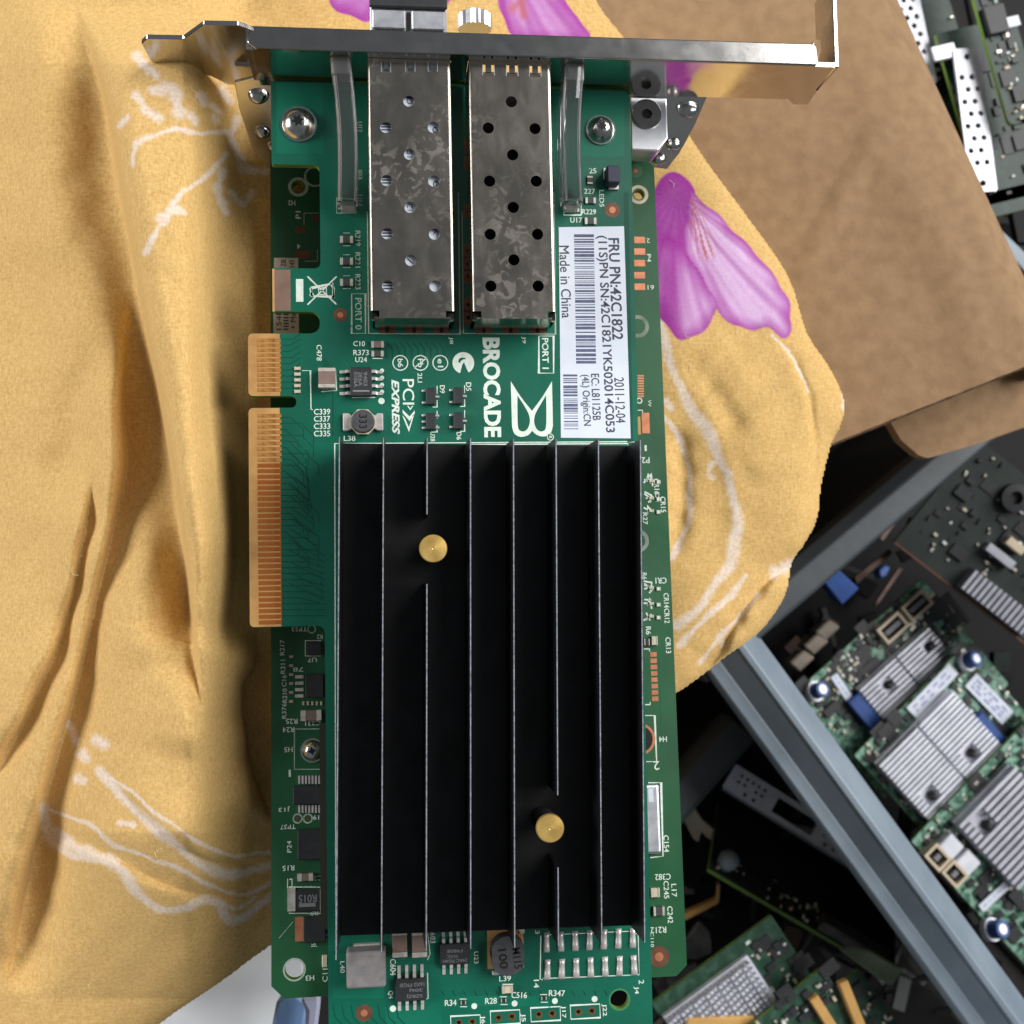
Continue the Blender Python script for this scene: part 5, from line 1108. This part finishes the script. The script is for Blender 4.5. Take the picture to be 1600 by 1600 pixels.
# card C
Cf = bgf(1424, 1314, -195, 42); Cend = Cf.P(1640, 1112)[0]
cc = thing('raid_card', 'nearest heat sink card, cut by the right picture edge, with paired beige sockets', 'circuit card', Cf, 'cards with silver heat sinks in the right bin')
board_on(cc, Cf, 0, -70, Cend, 0); scatter(cc, 1, -68, Cend - 2, -1, 560, 3)
finned(cc, Cf, (1497, 1288), (1680, 1300), 7, 13, m_alu, False, [(1540, 1288, 3.4)])
for p in ((1466, 1340), (1493, 1366)):
    o = pin_connector(cc, Cf, p, 6.5, 8, 5)
for p in ((1482, 1322), (1508, 1347)): c = Cf.P(*p, 3); obj('connector_hood', MB().box(c[0] - 3, c[1] - 3.5, .02, c[0] + 3.6, c[1] + 3.5, 5), m_alu_white, cc, bevel=.4)
sticker(cc, Cf, (1533, 1420), (1574, 1382), 1.6, 3, 1); can(cc, Cf, 1560, 1462, 3.2, 7); bgbox(cc, Cf, (1575, 1400), (1612, 1415), .02, 2, m_black, 'chip'); bgbox(cc, Cf, (1545, 1215), (1580, 1180), .02, 2, m_black, 'chip')
bgbox(cc, Cf, (1528, 1400), (1540, 1408), .02, 1.5, m_black, 'chip')
# card standing behind at the right edge, its shade painted into the board colour
E_ = bgf(1398, 846, -190, -38, 12)
ce = thing('dark_card', 'shade-painted circuit card with a row of thin silver fins at the right edge', 'circuit card', E_)
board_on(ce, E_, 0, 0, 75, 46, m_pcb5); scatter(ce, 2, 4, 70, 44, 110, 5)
mb_ = MB()
for i in range(14): mb_.box(27 + i * 2.2, 1.0, .02, 28.2 + i * 2.2, 9, 6)
obj('fin_row', mb_, m_alu, ce, kind='stuff'); obj('copper_edge', MB().box(0, -.6, -1.5, 75, -.02, .1), m_copper_dark, ce)
bgbox(ce, E_, (1548, 848), (1580, 890), .02, 4, m_alu, 'connector'); bgbox(ce, E_, (1580, 838), (1596, 868), .02, 4, m_beige, 'connector'); c = E_.P(1588, 778, 3)
obj('coil', MB().lathe(c[0], c[1], [(5, .02), (5, 3), (2.4, 3.2), (2.4, 1)], 24), m_black, ce)
# blue clip, copper strips, beige connectors in the shade of the far rim
def slab(name, label, cat, pts, z, th, mat, bevel=.5, group=None, rx=0, ry=0):
    cx, cy = np.mean([p[0] for p in pts]), np.mean([p[1] for p in pts]); fr = bgf(cx, cy, z, 0, rx, ry)
    q = [fr.P(*p) for p in pts]; o = obj(name, MB().prism(q, (), -th, 0), mat, None, bevel=bevel); o.matrix_world = fr.mat(); return tag(o, label, cat, group)
slab('plastic_clip', 'blue plastic clip just below the dark bin rim', 'clip', [(1283, 905), (1304, 884), (1343, 920), (1316, 946)], -175, 8, m_blue, rx=8)
slab('blue_button', 'small blue plastic button right of the blue clip', 'button', [(1373, 892), (1383, 883), (1392, 886), (1386, 900), (1376, 904)], -190, 5, m_blue)
slab('copper_strip', 'thin bent copper strip beside the small blue cap', 'metal strip', [(1367, 948), (1370, 938), (1404, 886), (1412, 888), (1376, 940)], -196, 1.2, m_brown_metal, .2)
slab('metal_strip', 'dull brown metal strip lying along the dark bin rim', 'metal strip', [(1335, 902), (1390, 858), (1396, 864), (1340, 912)], -200, 1.2, m_brown_metal, .2)
for i, (x, y) in enumerate(((1290, 984), (1272, 1006), (1250, 1032))):
    slab('beige_connector', ('upper', 'middle', 'lower')[i] + ' block of three dull beige connectors left of the heat sink cards', 'connector', [(x - 16, y + 4), (x + 6, y - 16), (x + 24, y - 4), (x, y + 18)], -212, 8, m_dull_beige, .6, 'dull beige connectors')
for i in range(3):
    pass
sc_ = MB(); r_ = random.Random(21)
def junk(name, label, zone, n, z0, z1, seed, mats):
    r_ = random.Random(seed); mb_ = MB()
    for k in range(n):
        px, py = r_.uniform(zone[0], zone[2]), r_.uniform(zone[1], zone[3]); z = r_.uniform(z0, z1); c = Frame((0, 0, z)).P(px, py)
        a = r_.uniform(0, math.pi); L, wd, h = r_.choice([(16, 5, 2), (22, 2, 1.5), (9, 7, 4), (12, 3, 3), (5, 5, 3), (30, 1.5, 1.5)]); L *= r_.uniform(.5, 1.1)
        ca_, sa_ = math.cos(a), math.sin(a); tl = r_.uniform(-.35, .35); o = len(mb_.v); mb_.box(-L / 2, -wd / 2, -h, L / 2, wd / 2, 0, r_.randrange(len(mats)))
        for i in range(o, len(mb_.v)):
            x, y, q = mb_.v[i]; mb_.v[i] = (c[0] + ca_ * x - sa_ * y, c[1] + sa_ * x + ca_ * y, z + q + tl * x)
    o = obj(name, mb_, mats, None, kind='stuff'); o['label'] = label; return o
m_scrap = M('dull_grey_metal', lin(100, 98, 97), lin(66, 63, 62), 120, .45, .6)
junk('metal_scrap', 'jumble of small dark scrap pieces in the right bin', (1230, 780, 1640, 1560), 90, -252, -226, 31, [m_scrap, m_black_pl, m_brown_metal, m_black_pl, m_black_pl, m_pcb5])
junk('metal_scrap', 'jumble of grey and black scrap at the bottom of the lower bin', (1020, 1290, 1560, 1680), 120, -254, -222, 32, [m_scrap, m_black_pl, m_dull_beige, m_black_pl, m_black_pl, m_pcb5])
junk('metal_scrap', 'jumble of dark scrap below the cards in the top right corner', (1500, 300, 1680, 640), 70, -230, -190, 33, [m_scrap, m_black_pl, m_black_pl, m_black_pl, m_brown_metal])

# ------------------------------------------------------------------ top right corner
def perforated(th, fr, p0, p1, wd, n, holes=True):
    a, b = np.array(fr.P(*p0)), np.array(fr.P(*p1)); d = (b - a); L = np.linalg.norm(d); d /= L; nn = np.array([-d[1], d[0]])
    P2 = lambda u, v: tuple(a + d * u + nn * v)
    hs = []
    for i in range(n):
        for v in ((-.12, .24) if i % 2 else (.08, -.3)): u = L * (.16 + .68 * (i + .5) / n); hs.append([P2(u + x, v * wd + y) for x, y in circle(0, 0, wd * .105, 8)])
    for u in (.06 * L, .94 * L): hs.append([P2(u + x, y) for x, y in circle(0, 0, wd * .12, 10)])
    pl_ = rounded([P2(0, -wd / 2), P2(L, -wd / 2), P2(L, wd / 2), P2(0, wd / 2)], .8, 3)
    o = obj('bracket', MB().prism(pl_, hs, 3, 4), m_alu, th)
    obj('bracket_side', MB().prism([P2(0, wd / 2 - .8), P2(L, wd / 2 - .8), P2(L, wd / 2), P2(0, wd / 2)], (), -4, 2.95), m_alu, th); return o
G1 = bgf(1400, 150, -150, -74)
g1 = thing('green_card', 'green card under a perforated silver bracket at the top edge, next to the box', 'circuit card', G1, 'cards in the top right corner')
board_on(g1, G1, -45, -22, 40, 28, m_pcb6); scatter(g1, -40, -20, 38, 26, 90, 41)
perforated(g1, G1, (1398, -40), (1436, 140), 9, 9)
G2 = bgf(1510, 190, -142, -76)
g2 = thing('green_card', 'green card with a perforated silver bracket standing free right of the box', 'circuit card', G2, 'cards in the top right corner')
board_on(g2, G2, -30, -2, 28, 26, m_pcb6); scatter(g2, -28, 0, 26, 24, 60, 42); board_on(g2, G2, 24, -12, 32, 24, m_pcb6)
perforated(g2, G2, (1500, 84), (1528, 306), 9, 8)
c = G2.P(1476, 72, 4); obj('bracket_ear', MB().box(c[0] - 1, c[1] - 4, 2, c[0] + 4, c[1] + 4, 3.4), m_alu, g2, bevel=.3)
G3 = bgf(1560, 100, -132, -76)
g3 = thing('green_card', 'narrow dark green card with rounded end at the top right edge', 'circuit card', G3, 'cards in the top right corner')
board_on(g3, G3, -40, G3.P(1512, 80)[1] * 0 - 2, G3.P(1570, 198)[0], 6, m_pcb6, cut=2); scatter(g3, -36, -1, 18, 5, 60, 43)
obj('chip', MB().box(-18, -1, .02, -9, 6, 2), m_black, g3, bevel=.2); c = G3.P(1584, 33, 2.1); obj('paper_label', MB().box(c[0] - 1.6, c[1] - 2, 2.02, c[0] + 1.6, c[1] + 2, 2.1), m_label, g3)
slab('metal_rail', 'grey metal rail at the right edge below the green cards', 'metal strip', [(1538, 352), (1556, 350), (1640, 430), (1640, 470)], -165, 3, m_bin, .4)
slab('black_panel', 'black plastic panel behind the cards in the top right corner', 'panel', [(1500, -60), (1700, -60), (1700, 380), (1590, 380)], -175, 3, m_black_pl, .4)

# ------------------------------------------------------------------ contents of the lower bin
K = bgf(1240, 1275, -176, -33)
kx0, kx1 = K.P(1132, 1224)[0], K.P(1335, 1344)[0]; hs = []
for sx in (-1, 1):
    for i in range(5):
        for j in range(2 if i != 2 else 1):
            cx = sx * (abs(kx0 if sx < 0 else kx1) - 4 - i * 2.3); hs.append([(cx + x, 2.2 - j * 2.2 + y) for x, y in circle(0, 0, .62, 8)])
    for i in range(2): cx = sx * (abs(kx0 if sx < 0 else kx1) - 8 - i * 3.5); hs.append([(cx + x, -2.6 + y) for x, y in circle(0, 0, .7, 8)])
hs.append([(-7.5, -2.6), (8.5, -2.6), (8.5, 2.6), (-7.5, 2.6)])
o = obj('slot_bracket', MB().prism(rounded([(kx0, -4.6), (kx1, -4.6), (kx1, 4.6), (kx0, 4.6)], .8, 3), hs, -1, 0), m_alu_white, None, bevel=0); o.matrix_world = K.mat()
tag(o, 'pale slot bracket with rows of round holes and a long opening, in the lower bin', 'bracket'); 
o2 = obj('edge_lip', MB().box(kx0, -5.2, -2.4, kx1, -4.65, .6), m_bin, o)
ng = bgf(1108, 1358, -168, -31.5, -48); nl = np.linalg.norm(np.array(Frame((0, 0, -168)).P(1395, 1535)) - np.array(Frame((0, 0, -168)).P(1108, 1358)))
cg = thing('edge_card', 'card seen on its yellow-green edge crossing the lower bin diagonally', 'circuit card', ng)
board_on(cg, ng, 0, 0, nl, 30, m_pcb5); scatter(cg, 2, 1, nl * .6, 9, 60, 51)
bgbox(cg, ng, (1290, 1425), (1390, 1500), .02, 5, m_scrap, 'connector'); c = ng.P(1138, 1345, 3); obj('knob', MB().lathe(c[0], c[1], [(2.6, 0.02), (3.4, 2.5), (3.2, 5), (1.8, 6.2), (.2, 6.6)], 20), m_bin, cg, smooth=True)
slab('translucent_tab', 'pale greenish plastic tab at the lower end of the edge-on card', 'plastic tab', [(1312, 1484), (1335, 1478), (1362, 1486), (1400, 1508), (1415, 1512), (1396, 1540), (1380, 1535)], -163, 2.5, M('pale_green_plastic', lin(150, 164, 140), lin(130, 146, 120), 60, .4), .6)
slab('pale_pin', 'short pale pin leaning on the bin wall', 'pin', [(1371, 1400), (1377, 1396), (1379, 1415), (1373, 1419)], -172, 3, m_bin, .4)
Hf = bgf(1018, 1568, -150, 32.5); hend = Hf.P(1212, 1440)[0]
ch = thing('heat_sink_card', 'green card with bright white pin heat sink at the bottom edge', 'circuit card', Hf)
board_on(ch, Hf, 0, -52, hend, 0, m_pcb4); scatter(ch, hend - 16, -40, hend - 1, -2, 60, 61)
a, b = Hf.P(1022, 1578, 6), Hf.P(1163, 1482, 6)
hs_ = obj('heat_sink', MB().box(a[0] + 1, -48, .02, b[0], -4.5, 2.2), m_alu_white, ch); mb_ = MB()
for i in range(20):
    for j in range(22): mb_.box(a[0] + 1.4 + i * (b[0] - a[0] - 2) / 20, -6.2 - j * 1.9, 2.15, a[0] + 2.5 + i * (b[0] - a[0] - 2) / 20, -5.2 - j * 1.9, 6.4 - .4 * ((i * 7 + j * 3) % 3))
obj('fin_row', mb_, m_alu_white, hs_, kind='stuff')
Jf = bgf(1165, 1610, -140, 35); 
cj = thing('gold_edge_card', 'small green card with two amber strips at the bottom edge', 'circuit card', Jf)
board_on(cj, Jf, 0, -30, Jf.P(1290, 1520)[0], 0, m_pcb4); scatter(cj, 1, -12, 30, -1, 50, 71)
for p0, p1 in (((1272, 1560), (1305, 1612)), ((1318, 1535), (1348, 1610))):
    a, b = np.array(Jf.P(*p0, 3)), np.array(Jf.P(*p1, 3)); d = (b - a) / np.linalg.norm(b - a); n = np.array([-d[1], d[0]]) * 1.5
    obj('amber_strip', MB().prism([tuple(a - n), tuple(b - n), tuple(b + n), tuple(a + n)], (), .02, 3), m_tanstrip, cj, bevel=.3)
J2 = bgf(1300, 1575, -150, 35); cj2 = thing('green_card', 'sliver of dark green card behind the amber strips', 'circuit card', J2); board_on(cj2, J2, -4, -20, 14, 4, m_pcb4); scatter(cj2, -3, -18, 12, 2, 30, 72)
slab('amber_rail', 'amber plastic rail below the white heat sink', 'plastic strip', [(1070, 1602), (1075, 1592), (1180, 1588), (1178, 1612)], -143, 2, m_tanstrip, .4)
for i, (pts, lb2) in enumerate((([(1065, 1275), (1085, 1262), (1098, 1282), (1115, 1296), (1116, 1316), (1104, 1308), (1096, 1300), (1092, 1316), (1084, 1312)], 'jagged beige metal piece right of the lower card'),
        ([(1065, 1330), (1110, 1300), (1120, 1345), (1080, 1392), (1062, 1380)], 'dark brown folded scrap right of the lower card'),
        ([(1064, 1430), (1120, 1405), (1122, 1380), (1126, 1382), (1124, 1412), (1070, 1440)], 'thin bent tan wire beside the lower card'),
        ([(1070, 1470), (1092, 1440), (1110, 1460), (1112, 1490), (1090, 1500), (1068, 1500)], 'crumpled grey metal piece under the lower card corner'),
        ([(1310, 1500), (1340, 1515), (1370, 1560), (1395, 1600), (1360, 1612), (1330, 1560), (1306, 1530)], 'crumpled grey metal piece below the translucent tab'))):
    slab('scrap_piece', lb2, 'scrap', pts, -182 - i * 3, 3, (m_beige, m_black_pl, m_tanstrip, m_scrap, m_scrap)[i], .5, None, 10, -8)

# ------------------------------------------------------------------ white tub and things at the bottom left
tf = Frame((0, 0, -85)); tub = [tf.P(*p) for p in ((120, 1760), (230, 1560), (380, 1440), (470, 1460), (474, 1540), (440, 1580), (425, 1640), (420, 1760))]
o = obj('white_tub', MB().prism(rounded(tub, 4, 4), (), 0, 170), m_white_pl, None, bevel=2.5, seg=3); o.location.z = -255 * S; tag(o, 'smooth white plastic tub below the yellow cloth', 'tub')
slab('blue_plastic_piece', 'light blue plastic piece beside the white tub', 'plastic piece', [(424, 1606), (432, 1565), (455, 1548), (482, 1568), (470, 1640), (420, 1640)], -70, 3, M('light_blue_plastic', lin(132, 166, 214), lin(116, 152, 204), 60, .4), .8)
slab('lilac_plastic_strip', 'lilac plastic strip between the blue piece and the upper card', 'plastic strip', [(468, 1562), (500, 1555), (500, 1572), (492, 1640), (474, 1640), (478, 1580)], -62, 4, M('lilac_plastic', lin(196, 200, 226), lin(180, 186, 214), 60, .4), .8)
